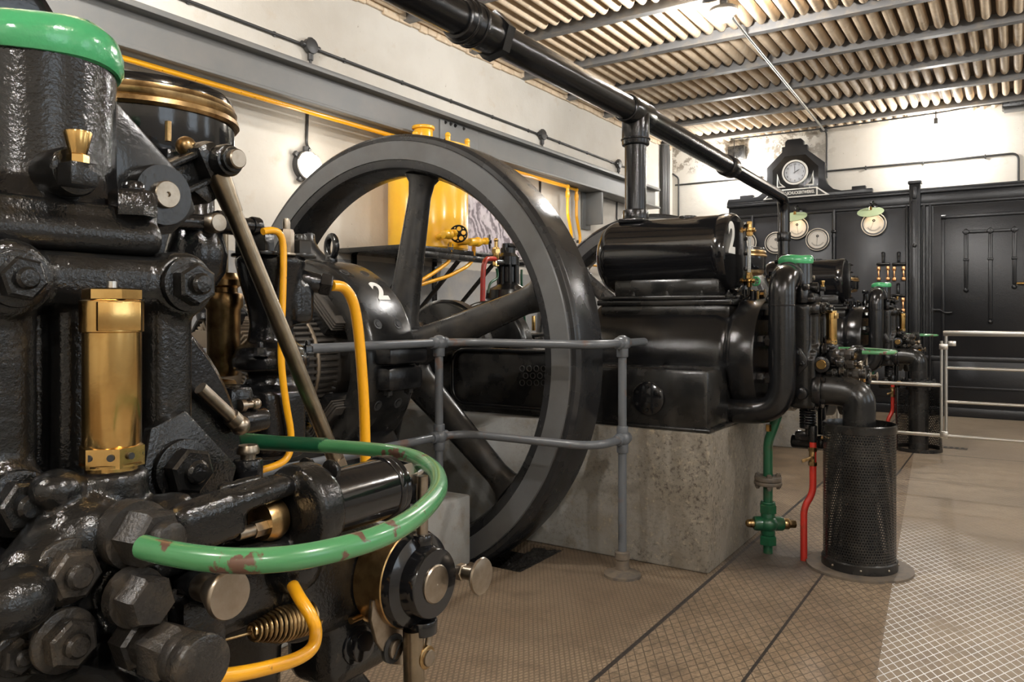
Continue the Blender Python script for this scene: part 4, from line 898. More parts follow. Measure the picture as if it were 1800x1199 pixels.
    pv = q1(293, 342, -.105); b = B(); b.lathe(pv - V((.06, 0, 0)), AX, [(0, 0), (.035, 0), (.0355, .05), (.034, .056), (.0, .057)], 48); P(b, 'rocker_boss', SATIN)
    b = B(); b.lathe(pv - V((.01, 0, 0)), AX, [(0, 0), (.0155, 0), (.0155, .0125), (.0145, .0135), (.003, .0135), (.002, .011), (0, .011)], 36); P(b, 'rocker_pin', STEEL)
    en = q1(418, 279, -.135); d = (en - pv); d.x = 0; L = d.length; d.normalize(); nn = V((0, -d.z, d.y))
    b = B(); x0 = -.20
    p0 = V((x0, pv.y, pv.z)); p1 = V((x0, en.y, en.z))
    rt = M((AX, d, AX.cross(d))).transposed()
    b.box((p0 + p1) / 2, (.03, L * 1.1, .03), .006, rt); b.box((p0 + p1) / 2 + nn * .019, (.055, L * .95, .009), .003, rt); b.box((p0 + p1) / 2 - nn * .017, (.055, L * .95, .009), .003, rt)
    b.cyl(V((x0 - .035, en.y, en.z)), V((-.148, en.y, en.z)), .021, seg=32, bev=.005); b.cyl(V((-.158, en.y, en.z)), V((-.142, en.y, en.z)), .0165, seg=32, bev=.002); b.cyl(V((x0 - .03, pv.y, pv.z)), V((x0 + .03, pv.y, pv.z)), .034, seg=32)
    b.box(p1 - nn * .0 + V((0, -.012, 0)), (.07, .035, .05), .012, rt); b.prism([(-.05, -.018), (.0, -.018), (.005, -.04), (-.035, -.045)], p1 - V((.02, 0, 0)), d, nn, .04, .004); P(b, 'rocker_arm', BLACKW)
    b = B(); b.lathe(V((-.15, en.y, en.z)), AX, [(0, 0), (.0125, 0), (.0125, .016), (.011, .0175), (0, .0175)], 28); P(b, 'fork_pin', STEEL)
    b = B(); b.cyl(V((x0 - .0, en.y - .055, en.z + .02)), V((x0, en.y - .055, en.z + .045)), .004); b.sph((x0, en.y - .03, en.z + .018), .013); P(b, 'oil_nipple', OLDBRASS)
    a0 = V((-.175, en.y - .001, en.z - .015)); a1 = q1(606, 850, -.16); dd = (a1 - a0).normalized()
    b = B(); b.cyl(a0, a0 + dd * .055, .0155, .0125, seg=28); b.cyl(a0 + dd * .05, a1, .0112, seg=28); pr_ = P(b, 'push_rod', ROD)
    b = B(); b.hexn(a1 - dd * .045, dd, .016, .022, .4); b.lathe(a1 - dd * .022, dd, [(.012, 0), (.0175, .006), (.0185, .03), (.015, .035), (0, .035)], 24); b.done('rod_end', STEEL, pr_)
    # ---- air filter canister behind the rocker
    cc = V((-.585, .385, 0)); Rc = .152
    b = B(); b.lathe(cc, AZ, [(0, 1.458), (Rc * .97, 1.460), (Rc, 1.468), (Rc, 1.552), (0, 1.557)], 80); P(b, 'filter_canister', SMOOTH)
    b = B(); b.lathe(cc, AZ, [(Rc * .9, 1.533), (Rc + .005, 1.534), (Rc + .009, 1.539), (Rc + .007, 1.547), (Rc + .002, 1.550), (Rc + .004, 1.553), (Rc + .005, 1.561), (Rc + .002, 1.565), (Rc + .001, 1.571), (Rc - .004, 1.573), (Rc * .9, 1.573)], 80); P(b, 'brass_band', OLDBRASS)
    b = B(); b.lathe(cc, AZ, [(Rc * .985, 1.570), (Rc * .985, 1.579), (Rc * .95, 1.587), (Rc * .8, 1.593), (0, 1.595)], 80); b.cyl(cc + V((0, 0, 1.587)), cc + V((0, 0, 1.599)), .03, seg=24, bev=.003); P(b, 'filter_lid', SMOOTH)
    b = B(); b.lathe(cc, AZ, [(0, 1.428), (.09, 1.428), (.13, 1.434), (.142, 1.443), (.144, 1.458), (0, 1.458)], 64); P(b, 'brass_tray', OLDBRASS)
    b = B(); b.lathe(cc, AZ, [(0, 1.0), (.07, 1.0), (.08, 1.03), (.062, 1.07), (.058, 1.42), (.08, 1.442), (0, 1.443)], 40); P(b, 'filter_stem', BLACK)
    p = q1(345, 440, -.36); b = B(); b.lathe(V((p.x, p.y, 0)), AZ, [(0, p.z - .06), (.03, p.z - .055), (.042, p.z - .035), (.046, p.z - .005), (.038, p.z + .028), (.027, p.z + .045), (.026, p.z + .11), (0, p.z + .115)], 40); b.box((p.x, p.y - .02, p.z + .13), (.05, .09, .03), .006); P(b, 'valve_chest', BLACK)
    c0 = q1(300, 388, -.33); c1 = q1(452, 398, -.33); b = B(); b.cyl(c0, c1, .0125, seg=20); m_ = q1(400, 392, -.33); b.cyl(m_ - V((0, .022, 0)), m_ + V((0, .022, 0)), .018, seg=20, bev=.004); b.cyl(q1(440, 397, -.33), q1(455, 399, -.33), .0155, seg=16, bev=.003); P(b, 'oil_rail', BLACK)
    p = q1(380, 392, -.31); b = B(); b.lathe(p, AX, [(0, -.02), (.0155, -.02), (.0155, .004), (.0125, .008), (0, .009)], 24); P(b, 'rail_plug', STEEL)
    # ---- brass plunger pump
    p = q1(393, 560, -.45); k = depth(p + E1) / CAM_F
    def Z(py): return CAM_H + (CAM_V - py) * k
    b = B(); b.lathe((p.x, p.y, 0), AZ, [(0, Z(664)), (24 * k, Z(660)), (28 * k, Z(650)), (28.5 * k, Z(545)), (33 * k, Z(538)), (33 * k, Z(520)), (31 * k, Z(516)), (24 * k, Z(514)), (24 * k, Z(506)), (29 * k, Z(502)), (29 * k, Z(492)), (24 * k, Z(486)), (22 * k, Z(480)), (0, Z(480))], 40); P(b, 'plunger_pump', OLDBRASS)
    b = B(); b.cyl((p.x, p.y, Z(485)), (p.x, p.y, Z(400)), 8 * k, seg=20); P(b, 'plunger_rod', ROD)
    b = B(); b.tube([q1(350, 673, -.45), q1(410, 676, -.45)], 9 * k, 14); P(b, 'pump_outlet', OLDBRASS)
    # ---- black valve body with nuts, nozzle and yellow feed tubes
    p = q1(476, 600, -.36); k = depth(p + E1) / CAM_F
    b = B(); b.lathe((p.x, p.y, 0), AZ, [(0, Z(800)), (58 * k, Z(800)), (58 * k, Z(700)), (50 * k, Z(690)), (40 * k, Z(655)), (62 * k, Z(650)), (66 * k, Z(645)), (66 * k, Z(628)), (60 * k, Z(622)), (60 * k, Z(612)), (40 * k, Z(600)), (36 * k, Z(570)), (40 * k, Z(540)), (50 * k, Z(505)), (56 * k, Z(480)), (60 * k, Z(465)), (60 * k, Z(455)), (54 * k, Z(450)), (0, Z(450))], 48)
    b.box((p.x, p.y - .01, Z(730)), (.11, .09, .10), .012); b.box((p.x + .02, p.y + .035, Z(530)), (.06, .05, .08), .015); P(b, 'valve_body', BLACK, remesh=.0045, smooth=2)
    for dx, dy, r_, h_ in ((.03, -.042, 20, .030), (.036, .032, 22, .024), (-.03, -.03, 18, .028), (.045, -.005, 13, .04)):
        nut((p.x + dx, p.y + dy, Z(450)), AZ, r_ * k, t, SATIN if r_ > 15 else STEEL, h_, .02 if r_ < 20 else .012, dx * 50)
    for dy in (-.05, .0, .05): nut((p.x + .05 - abs(dy) * .3, p.y + dy, Z(622)), AZ, 10 * k, t, BLACK, .012, .01, dy * 40)
    n0, n1 = q1(535, 494, -.33), q1(585, 503, -.30); dn = (n1 - n0).normalized(); b = B(); b.cyl(n0 - dn * .03, n1 - dn * .018, .0225, .017, seg=24, bev=.004); b.hexn(n1 - dn * .022, dn, .021, .02); P(b, 'nozzle', BLACK)
    for path, r_ in (([(583, 502), (604, 506), (620, 530), (629, 575), (636, 650), (641, 740), (643, 880)], 9.5), ([(462, 407), (478, 405), (492, 412), (498, 440), (497, 520), (494, 600), (496, 655), (503, 710), (511, 760), (509, 795), (492, 815), (440, 832)], 6.2)):
        Q = [q1(px, py, -.295) for px, py in path]; b = B(); b.tube(cr(Q, 5), r_ * depth(Q[2] + E1) / CAM_F, 16); P(b, 'yellow_feed_pipe', YEL)
    b = B(); s0, s1 = q1(352, 682, -.16), q1(422, 748, -.16); b.cyl(s0, s1, .0085, seg=20); b.sph(s1, .013); b.cyl(s1 - (s1 - s0).normalized() * .02, s1 - (s1 - s0).normalized() * .008, .0115); P(b, 'link_rod', STEEL)
    p = q1(435, 712, -.27); b = B(); b.sph(p + V((0, .014, 0)), .0095); b.cyl(p - V((0, .01, 0)), p + V((0, .01, 0)), .006); b.cyl(p - V((0, .014, 0)), p - V((0, .006, 0)), .0095); P(b, 'ball_joint', STEEL)
    p = q1(410, 705, -.30); b = B(); b.box(p, (.05, .045, .05), .012); b.cyl(p + V((.02, -.03, -.03)), p + V((.02, .04, -.03)), .02, seg=20, bev=.004); P(b, 'governor_lever', BLACK)
    p = q1(436, 806, -.06); b = B(); b.cyl(p + V((0, 0, -.03)), p, .017, seg=24, bev=.003); P(b, 'knob_seat', BLACK); b = B(); b.cyl(p, p + V((0, 0, .008)), .009, seg=20); b.lathe(p + V((0, 0, .006)), AZ, [(0, 0), (.013, .0), (.0135, .004), (.011, .01), (0, .011)], 28); P(b, 'knurled_knob', STEEL)
    # ---- fuel pump barrel across the front
    zf = 1.0; X = .085
    def F(px): r_ = ray(px, 880); kk = (X + E1.x) / r_.x; return V((X, r_.y * kk - E1.y, zf))
    fa, fb, fc, fd = F(465), F(555), F(585), F(690)
    b = B(); fl = F(512)
    b.bar(F(325) - V((.025, 0, -.002)), F(440) + V((-.01, 0, .014)), .034, .05, .014); b.bar(F(420) + V((-.012, 0, .022)), fl + V((-.005, 0, .030)), .036, .022, .009); b.bar(F(425) + V((-.02, 0, -.030)), fl + V((-.01, 0, -.034)), .03, .018, .007)
    b.bar(F(430) + V((-.04, 0, .0)), fl + V((-.045, 0, .0)), .01, .07, .004)
    b.cyl(fl, fb, .0485, seg=48, bev=.007); P(b, 'pump_flange', BLACKW, remesh=.003, smooth=2)
    b = B(); b.cyl(fb - V((0, .01, 0)), fd - V((0, .012, 0)), .0345, seg=48); b.torus(fd - V((0, .018, 0)), AY, .033, .005, 40); b.lathe(fd - V((0, .02, 0)), AY, [(.034, 0), (.037, .004), (.037, .012), (.028, .018), (0, .019)], 44); P(b, 'pump_barrel', SMOOTH)
    b = B(); b.cyl(fb - V((.006, 0, 0)) + V((0, -.02, 0)), fb + V((0, .012, 0)), .0425, .037, seg=44, bev=.003); P(b, 'barrel_collar', SATIN)
    for a in (1.0, 2.2): nut(fb + V((.046 * math.cos(a) * .7, .004, .046 * math.sin(a))), AY, .009, t, BLACKW)
    b = B(); b.cyl(fd, fd + V((0, .016, .004)), .019, seg=20, bev=.003); P(b, 'barrel_end', BLACK)
    b = B(); b.hexn(fd + V((0.004, .012, .008)), V((.1, 1, .15)), .0145, .016, .3); b.cyl(fd + V((.006, .026, .01)), fd + V((.007, .042, .013)), .0085, .006, seg=16); P(b, 'bleed_screw', ALU)
    b = B(); b.lathe(F(488) + V((-.012, 0, -.004)), AY, [(0, -.012), (.019, -.012), (.0215, -.004), (.0215, .004), (.019, .01), (0, .01)], 36); P(b, 'brass_piston', OLDBRASS)
    b = B(); p = F(468) + V((-.005, 0, -.008)); b.hexn(p - V((0, .012, 0)), AY, .008, .016); b.cyl(p - V((0, .03, 0)), p, .006); P(b, 'piston_rod_nut', STEEL)
    # ---- gear housing, drum, rods
    b = B(); b.box(q1(560, 1010, .0), (.10, .16, .11), .02); b.box(q1(600, 1110, .0), (.09, .12, .10), .025); p = q1(620, 1130, .03); b.cyl(p - V((.06, 0, 0)), p, r1(48, p), seg=28, bev=.008); p = q1(515, 990, .05); b.sph(p, .032); b.box(q1(400, 1000, .0), (.08, .10, .12), .02); b.bar(q1(560, 1150, -.02), q1(650, 1260, .0), .05, .05, .012)
    b.bar(q1(420, 960, .0), q1(420, 1300, -.08), .09, .09, .02); P(b, 'gear_housing', BLACKW, remesh=.004, smooth=4)
    p = q1(618, 1130, .035); b = B(); b.cyl(p, p + V((.012, 0, 0)), r1(34, p), seg=32, bev=.002); b.cyl(p + V((.01, 0, 0)), p + V((.022, 0, 0)), r1(26, p), seg=32, bev=.002); P(b, 'shaft_cap', SMOOTH)
    dc = q1(768, 1027, .13); dc_r = .0585
    b = B(); b.lathe(dc - V((.078, 0, 0)), AX, [(0, 0), (dc_r, 0), (dc_r, .041), (dc_r * .97, .043), (0, .043)], 64); P(b, 'brass_drum', OLDBRASS)
    b = B(); b.lathe(dc - V((.038, 0, 0)), AX, [(0, 0), (dc_r * .98, 0), (dc_r * .98, .004), (dc_r * .93, .012), (.047, .016), (.043, .0175), (.041, .026), (.0405, .034), (.039, .036), (0, .036)], 64)
    b.cyl(dc + V((-.022, 0, -.045)), dc + V((-.022, 0, -.062)), .018, seg=24, bev=.002); b.cyl(dc + V((-.022, 0, .040)), dc + V((-.022, 0, .056)), .012, seg=24, bev=.003); P(b, 'drum_cover', SMOOTH)
    b = B(); b.lathe(dc - V((.004, 0, 0)), AX, [(0, 0), (.0225, 0), (.0225, .0035), (.021, .005), (.0012, .005), (0, .004)], 40); P(b, 'drum_cap', STEEL)
    kp = q1(806, 1004, .118); b = B(); b.hexn(kp, AX, .0105, .009); b.cyl(kp, kp + V((.027, 0, 0)), .0082, seg=20); b.lathe(kp + V((.022, 0, 0)), AX, [(0, 0), (.009, 0), (.010, .004), (.0205, .009), (.0225, .012), (.0215, .0145), (.012, .017), (0, .0175)], 40); P(b, 'adjusting_knob', STEEL)
    b = B(); b.cyl(dc + V((-.022, 0, .054)), dc + V((-.022, 0, .125)), .0068, seg=20); P(b, 'indicator_rod', STEEL)
    b = B(); q = dc + V((-.026, -.012, -.055)); b.cyl(q, q - V((-.004, 0, .20)), .0125, seg=28); P(b, 'control_shaft', ROD)
    b = B(); b.cyl(dc + V((-.016, .008, -.058)), dc + V((-.016, .0, -.09)), .0042, seg=14); P(b, 'thin_link', STEEL)
    p = q1(748, 1155, .115); b = B(); b.lathe(p, AX, [(0, -.006), (.0135, -.006), (.0135, .003), (.012, .004), (0, .004)], 28); P(b, 'brass_eye', OLDBRASS); b = B(); b.cyl(p + V((.003, 0, 0)), p + V((.0075, 0, 0)), .0095, seg=24, bev=.001); P(b, 'eye_pin', STEEL)
    pts = [q1(*v, .085) for v in ((655, 1055), (690, 1062), (735, 1090), (742, 1150), (722, 1172), (690, 1168), (662, 1130), (652, 1090))]
    b = B(); b.prism([(v.y, v.z) for v in pts], (.08, 0, 0), AY, AZ, .006, .001); P(b, 'steel_plate', STEEL)
    p = q1(692, 1140, .0865); b = B(); b.lathe(p, AX, [(0, -.004), (.017, -.004), (.017, .001), (.0, .0015)], 28); P(b, 'screw_recess', INK); b = B(); b.cyl(p, p + V((.006, 0, 0)), .011, seg=24, bev=.001); b2 = B(); sc_ = P(b, 'slotted_screw', STEEL); b2.box(p + V((.0062, 0, 0)), (.001, .0225, .0022), 0, M.Rotation(.9, 3, 'X')); b2.done('screw_slot', INK, sc_)
    p = q1(648, 1077, .05); b = B(); b.torus(p, V((1, -.5, .2)), .008, .0032, 20, 8); b.cyl(p - V((0, .03, 0)), p - V((0, .006, 0)), .004); P(b, 'eye_screw', OLDBRASS)
    # conical spring
    s0, s1 = q1(442, 1112, .045), q1(546, 1084, .045); ds = (s1 - s0); u, v, a_ = basis(ds); Lq = ds.length; pth = []
    for i in range(15 * 14 + 1):
        f_ = i / (15 * 14); rr = .0075 + .0095 * min(1, f_ * 2.2); th = 2 * PI * i / 14; pth.append(s0 + a_ * Lq * f_ + (u * math.cos(th) + v * math.sin(th)) * rr)
    b = B(); b.tube(pth, .0021, 8); b.tube([s0, s0 - a_ * .04], .0016, 8); P(b, 'return_spring', OLDBRASS)
    b = B(); b.cyl(q1(418, 1070, -.06), q1(418, 1290, -.06), .0185, seg=24); P(b, 'green_riser', GREEND)
    Q = [q1(px, py, lx) for px, py, lx in ((515, 1030, .08), (527, 1052, .10), (546, 1082, .115), (555, 1110, .12), (549, 1138, .125), (522, 1158, .13), (470, 1174, .135), (410, 1186, .14), (330, 1194, .14))]
    b = B(); b.tube(cr(Q, 6), .0064, 16); P(b, 'yellow_drain_pipe', YEL)
    # ---- side of the head seen on the other engines
    b = B(); b.prism([(-.155, .93), (-.135, .905), (-.09, .955), (-.088, .985), (-.12, 1.04), (-.15, 1.05)], (0, -.122, 0), AX, AZ, .016, .004); P(b, 'side_flange', BLACK)
    for x, z in ((-.112, .965), (-.14, 1.02)): nut((x, -.14, z), -AY, .011, t, BLACK, .01, .012)
    b = B(); b.cyl((-.115, -.12, .82), (-.115, -.16, .82), .03, seg=24, bev=.008); b.cyl((-.03, -.08, .963), (-.03, -.115, .963), .04, seg=24, bev=.006); P(b, 'side_boss', BLACK)
    b = B(); b.lathe((-.03, -.115, .963), -AY, [(0, 0), (.024, 0), (.024, .006), (.021, .009), (0, .009)], 28); P(b, 'brass_plug', BRASS)
    b = B(); b.sph((-.16, -.07, 1.33), .035); b.cyl((-.12, -.10, 1.262), (-.12, -.10, 1.34), .028, seg=20, bev=.006); b.cyl((-.10, -.07, 1.34), (-.10, -.14, 1.34), .016, seg=16, bev=.003); b.cyl((-.13, -.085, 1.34), (-.13, -.085, 1.41), .015, seg=16, bev=.003); P(b, 'pilot_valve', BLACK)
    b = B(); pth = []
    for i in range(6 * 14 + 1): th = 2 * PI * i / 14; pth.append(V((-.105 + .036 * math.cos(th), -.05 + .036 * math.sin(th), .735 - .08 * i / 84)))
    b.tube(pth, .006, 8); P(b, 'valve_spring', BLACK)
    b = B(); b.cyl((-.105, -.05, .76), (-.105, -.05, .60), .014, seg=16); b.cyl((-.105, -.05, .66), (-.105, -.05, .64), .04, seg=24, bev=.004); b.box((-.12, -.03, .60), (.10, .06, .05), .015); b.cyl((-.20, .02, .56), (-.05, .02, .56), .035, seg=24, bev=.01); b.sph((-.05, -.02, .57), .035); b.cyl((-.06, .05, .74), (-.06, .05, .60), .02); P(b, 'lower_valve_gear', BLACK)
    b = B(); b.sph((-.02, -.03, .585), .013); b.cyl((-.04, -.06, .60), (-.0, -.06, .60), .009); P(b, 'small_brass_valve', OLDBRASS)
    return t
EN1 = engine()
EN2 = dup(EN1, E2, 'middle black engine, its tank end painted with a white 2')
EN3 = dup(EN1, E3, 'farthest black engine, standing in front of the switchboard')
text('2', .22, 'painted_number', WHITE, EN2, M.Translation((-.4848, -.055, 1.60)) @ FACE_PX, .0008, off=.008)
def prune(o):
    for ch in list(o.children): prune(ch)
    bpy.data.objects.remove(o)
for ch in list(EN3.children):
    if ch.name.startswith(('sight_gauge', 'drain_fitting')): prune(ch)

# ------------------------------------------------------------------ overhead pipe, floor pipes, guards, barrier, back pump
def overhead():
    X1 = E2.x - 1.05; Yt = E2.y - .01; Z = 2.355; X2 = E3.x - 1.05; Y3 = E3.y - .01
    t = thing('overhead_pipe', (X1, Yt, Z), 'long thick glossy black pipe running under the ceiling with two down pipes to the tanks', 'pipe')
    L = V((X1, Yt, Z))
    def D(b, n, m=BLACK): bmesh.ops.translate(b.bm, vec=-L, verts=b.bm.verts); return b.done(n, m, t)
    Yc = 5.95
    xa = X1 + (X2 - X1) * (Yc - Yt) / (Y3 - Yt)
    b = B(); b.tube([(X1, -3.59, Z), (X1, Yt, Z), (xa, Yc, Z)], .068, 36); D(b, 'main_pipe')
    b = B(); b.tube([(xa, Yc - .05, Z), (X2, Y3, Z), (X2, Y3, 1.72)], .056, 32, .17, n=12); D(b, 'end_pipe', SMOOTH)
    b = B(); b.cyl((X1, Yt, Z), (X1, Yt, 1.71), .0615, seg=36); D(b, 'down_pipe')
    b = B(); b.cyl((X1, Yt - .14, Z), (X1, Yt + .14, Z), .079, seg=40, bev=.01); b.cyl((X1, Yt, Z), (X1, Yt, Z - .19), .078, seg=40, bev=.008); b.torus((X1, Yt, Z - .155), AZ, .078, .006); D(b, 'tee_fitting')
    b = B(); b.cyl((xa, Yc - .10, Z), (xa, Yc + .06, Z), .083, seg=40, bev=.012); b.cyl((xa, Yc + .03, Z), (xa, Yc + .11, Z), .068, seg=40, bev=.01); D(b, 'reducer')
    yk = 2.55
    b = B(); b.cyl((X1, yk - .16, Z), (X1, yk + .1, Z), .084, seg=40, bev=.012); b.torus((X1, yk - .12, Z), AY, .084, .010); b.torus((X1, yk - .06, Z), AY, .084, .008); b.hexn((X1, yk + .06, Z), AY, .1, .06, .2); D(b, 'coupling')
    b = B(); b.box((X1, Yt, 1.735), (.15, .15, .025), .006); b.cyl((X1, Yt, 1.72), (X1, Yt, 1.80), .074, seg=36, bev=.008); D(b, 'tank_flange')
    b = B(); b.box((X2, Y3, 1.735), (.15, .15, .025), .006); b.cyl((X2, Y3, 1.74), (X2, Y3, 1.80), .07, seg=32, bev=.006); b.cyl((X2, Y3, 1.93), (X2, Y3, 2.02), .066, seg=32, bev=.006); D(b, 'end_flange')
    b = B(); b.cyl((E1.x - 1.05, E1.y - .01, Z), (E1.x - 1.05, E1.y - .01, 1.71), .06, seg=30); D(b, 'near_down_pipe')
overhead()
def floor_pipes():
    for k, E in enumerate((E2, E3)):
        o = E - E2
        t = thing('green_water_pipe', PZ(1350, 972, 0) + o, ('green water pipe with flange and brass cock rising from the floor under the middle engine', 'green water pipe under the far engine')[k], 'pipe')
        b = B(); b.tube([(0, 0, .0), (0, 0, .50), (.0, .0, .56), (.05, -.01, .70)], .0235, 20, .1); b.done('riser', GREEND, t)
        b = B(); b.cyl((0, 0, .345), (0, 0, .364), .068, seg=32, bev=.004); b.cyl((0, 0, .366), (0, 0, .389), .066, seg=32, bev=.004); b.cyl((0, 0, .35), (0, 0, .38), .05)
        for a in (.4, 1.97, 3.54, 5.1): b.cyl((.05 * math.cos(a), .05 * math.sin(a), .325), (.05 * math.cos(a), .05 * math.sin(a), .405), .009, seg=12); b.hexn((.05 * math.cos(a), .05 * math.sin(a), .389), AZ, .014, .012); b.hexn((.05 * math.cos(a), .05 * math.sin(a), .333), AZ, .014, .012)
        b.done('pipe_flange', PLATE, t)
        b = B(); b.hexn((0, 0, .205), AZ, .044, .045, .2); b.hexn((0, 0, .045), AZ, .044, .045, .2); b.cyl((0, 0, .09), (0, 0, .21), .035, seg=28, bev=.008); b.sph((0, 0, .15), .052, (1, 1, .85)); ax = V((cA, sA, 0)); b.cyl(ax * -.075 + V((0, 0, .15)), ax * .08 + V((0, 0, .148)), .036, .036, seg=28, bev=.012); b.torus((0, 0, .255), AZ, .03, .007); b.done('cock_body', GREEND, t)
        b = B(); b.cyl(ax * .078 + V((0, 0, .148)), ax * .105 + V((0, 0, .147)), .028, seg=24, bev=.003); b.hexn(ax * .10 + V((0, 0, .147)), ax, .021, .04); b.sph(ax * -.095 + V((0, 0, .15)), .02); b.cyl(ax * -.09 + V((0, 0, .15)), ax * -.07 + V((0, 0, .15)), .022, seg=18); b.done('brass_spindle', OLDBRASS, t)
        t = thing('red_drain_pipe', PZ(1413, 985, 0) + o, ('red drain pipe with a brass tap standing beside the perforated guard', 'red drain pipe under the far engine')[k], 'pipe')
        r_ = V((cA, sA, 0)); b = B(); b.tube([V((0, 0, 0)), V((0, 0, .26)), r_ * .045 + V((0, 0, .33)), r_ * .045 + V((0, 0, .62))], .0165, 18, .06)
        b.done('pipe', RED, t)
        b = B(); c0 = r_ * .043 + V((0, 0, .465)); b.cyl(c0, c0 + V((0, 0, .085)), .017, seg=18, bev=.004); b.hexn(c0, AZ, .021, .02); b.hexn(c0 + V((0, 0, .07)), AZ, .021, .02); b.cyl(c0 + V((0, 0, .042)), c0 + V((.0, -.04, .042)), .009); b.bar(c0 + V((0, -.035, .042)) - r_ * .045 + V((0, 0, -.015)), c0 + V((0, -.035, .045)) + r_ * .01, .008, .016, .002); b.done('brass_tap', OLDBRASS, t)
        b = B(); b.cyl(r_ * .045 + V((0, 0, .58)), r_ * .045 + V((0, 0, .66)), .02, seg=16, bev=.003); b.done('top_coupling', BLACK, t)
floor_pipes()
def perf(R, z0, z1, nc, nr, a0=0, a1=2 * PI, hole=.36):
    b = B(); bm = b.bm; full = a1 - a0 > 6.28; dz = (z1 - z0) / nr; da = (a1 - a0) / nc; cache = {}
    def vt(a, z):
        if full: a = a % (2 * PI)
        k = (round(a, 5), round(z, 5))
        if k not in cache: cache[k] = bm.verts.new((R * math.cos(a), R * math.sin(a), z))
        return cache[k]
    for j in range(nr):
        off = da / 2 if j % 2 else 0
        for i in range(nc):
            ca, cz = a0 + da * (i + .5) + off, z0 + dz * (j + .5); O_, I_ = [], []
            for q, (ex, ez) in enumerate(((-.5, -.5), (0, -.5), (.5, -.5), (.5, 0), (.5, .5), (0, .5), (-.5, .5), (-.5, 0))):
                O_.append(vt(ca + ex * da, cz + ez * dz)); th = math.atan2(ez, ex)
                I_.append(bm.verts.new((R * math.cos(ca + math.cos(th) * hole * da), R * math.sin(ca + math.cos(th) * hole * da), cz + math.sin(th) * hole * dz)))
            for q in range(8): bm.faces.new((O_[q], O_[(q + 1) % 8], I_[(q + 1) % 8], I_[q]))
    return b
def guards():
    t = thing('perforated_guard', (-.625, 3.996, 0), 'round black perforated guard basket standing on the floor under the exhaust elbow', 'guard')
    b = perf(.16, .05, .655, 84, 48, hole=.27); b.done('mesh_shell', SATIN, t)
    b = B(); b.lathe((0, 0, 0), AZ, [(.158, .65), (.1625, .65), (.164, .655), (.164, .685), (.16, .69), (.157, .685), (.158, .65)], 72); b.done('top_band', SATIN, t)
    b = B(); b.lathe((0, 0, 0), AZ, [(.158, .012), (.168, .012), (.168, .05), (.163, .056), (.158, .056), (.158, .012)], 72); b.done('bottom_band', SATIN, t)
    for k in range(8):
        a = PI / 4 * k + .2; b = B(); b.sph((.168 * math.cos(a), .168 * math.sin(a), .032), .006, (1, 1, 1), 10); b.done('rivet', STEEL, t)
    b = B(); n = 96; no = -.98
    ro = [.236 - (.012 if abs(((2 * PI * k / n - 5.45) + PI) % (2 * PI) - PI) < .09 else 0) for k in range(n)]
    top = [b.bm.verts.new((ro[k] * math.cos(2 * PI * k / n), ro[k] * math.sin(2 * PI * k / n), .011)) for k in range(n)]; bot = [b.bm.verts.new((v.co.x, v.co.y, .0005)) for v in top]
    b.bm.faces.new(top)
    for k in range(n): b.bm.faces.new((top[k], bot[k], bot[(k + 1) % n], top[(k + 1) % n]))
    b.done('floor_ring', PLATE, t)
    b = B(); b.cyl((.0, 0, .012), (0, 0, .595), .078, seg=36); tt = thing('exhaust_pipe', (-.625, 3.996, .0), 'black exhaust pipe inside the perforated guard', 'pipe'); b.done('pipe_body', SATIN, tt)
    c = E3 - E2 + V((-.625, 3.996, 0))
    t = thing('flanged_exhaust_pipe', c, 'black flanged exhaust pipe standing on the floor under the far engine', 'pipe')
    b = B(); b.cyl((0, 0, 0), (0, 0, .595), .082, seg=36); b.done('pipe_body', SATIN, t)
    b = B(); b.cyl((0, 0, .60), (0, 0, .625), .145, seg=40, bev=.005); b.cyl((0, 0, .57), (0, 0, .595), .145, seg=40, bev=.005); b.cyl((0, 0, .54), (0, 0, .575), .10, seg=32)
    for k in range(6): b.hexn((.118 * math.cos(k * PI / 3), .118 * math.sin(k * PI / 3), .625), AZ, .016, .018)
    b.done('pipe_flange', BLACK, t)
    t = thing('perforated_screen', c, 'half-round black perforated screen behind the far exhaust pipe', 'guard')
    vd = math.atan2(-c.y, -c.x); b = perf(.185, .02, .54, 44, 34, vd + 1.15, vd + 2 * PI - 1.15, .29); b.done('mesh_shell', SATIN, t)
    b = B(); a = vd + 1.15
    for a in (vd + 1.15, vd - 1.15): b.box((.185 * math.cos(a), .185 * math.sin(a), .28), (.022, .006, .56), .001, M.Rotation(a + PI / 2, 3, 'Z'))
    b.done('edge_strip', SATIN, t)
    b = B(); b.lathe((0, 0, 0), AZ, [(.181, .0), (.19, .0), (.19, .03), (.181, .03)], 60); b.done('base_band', SATIN, t)
guards()
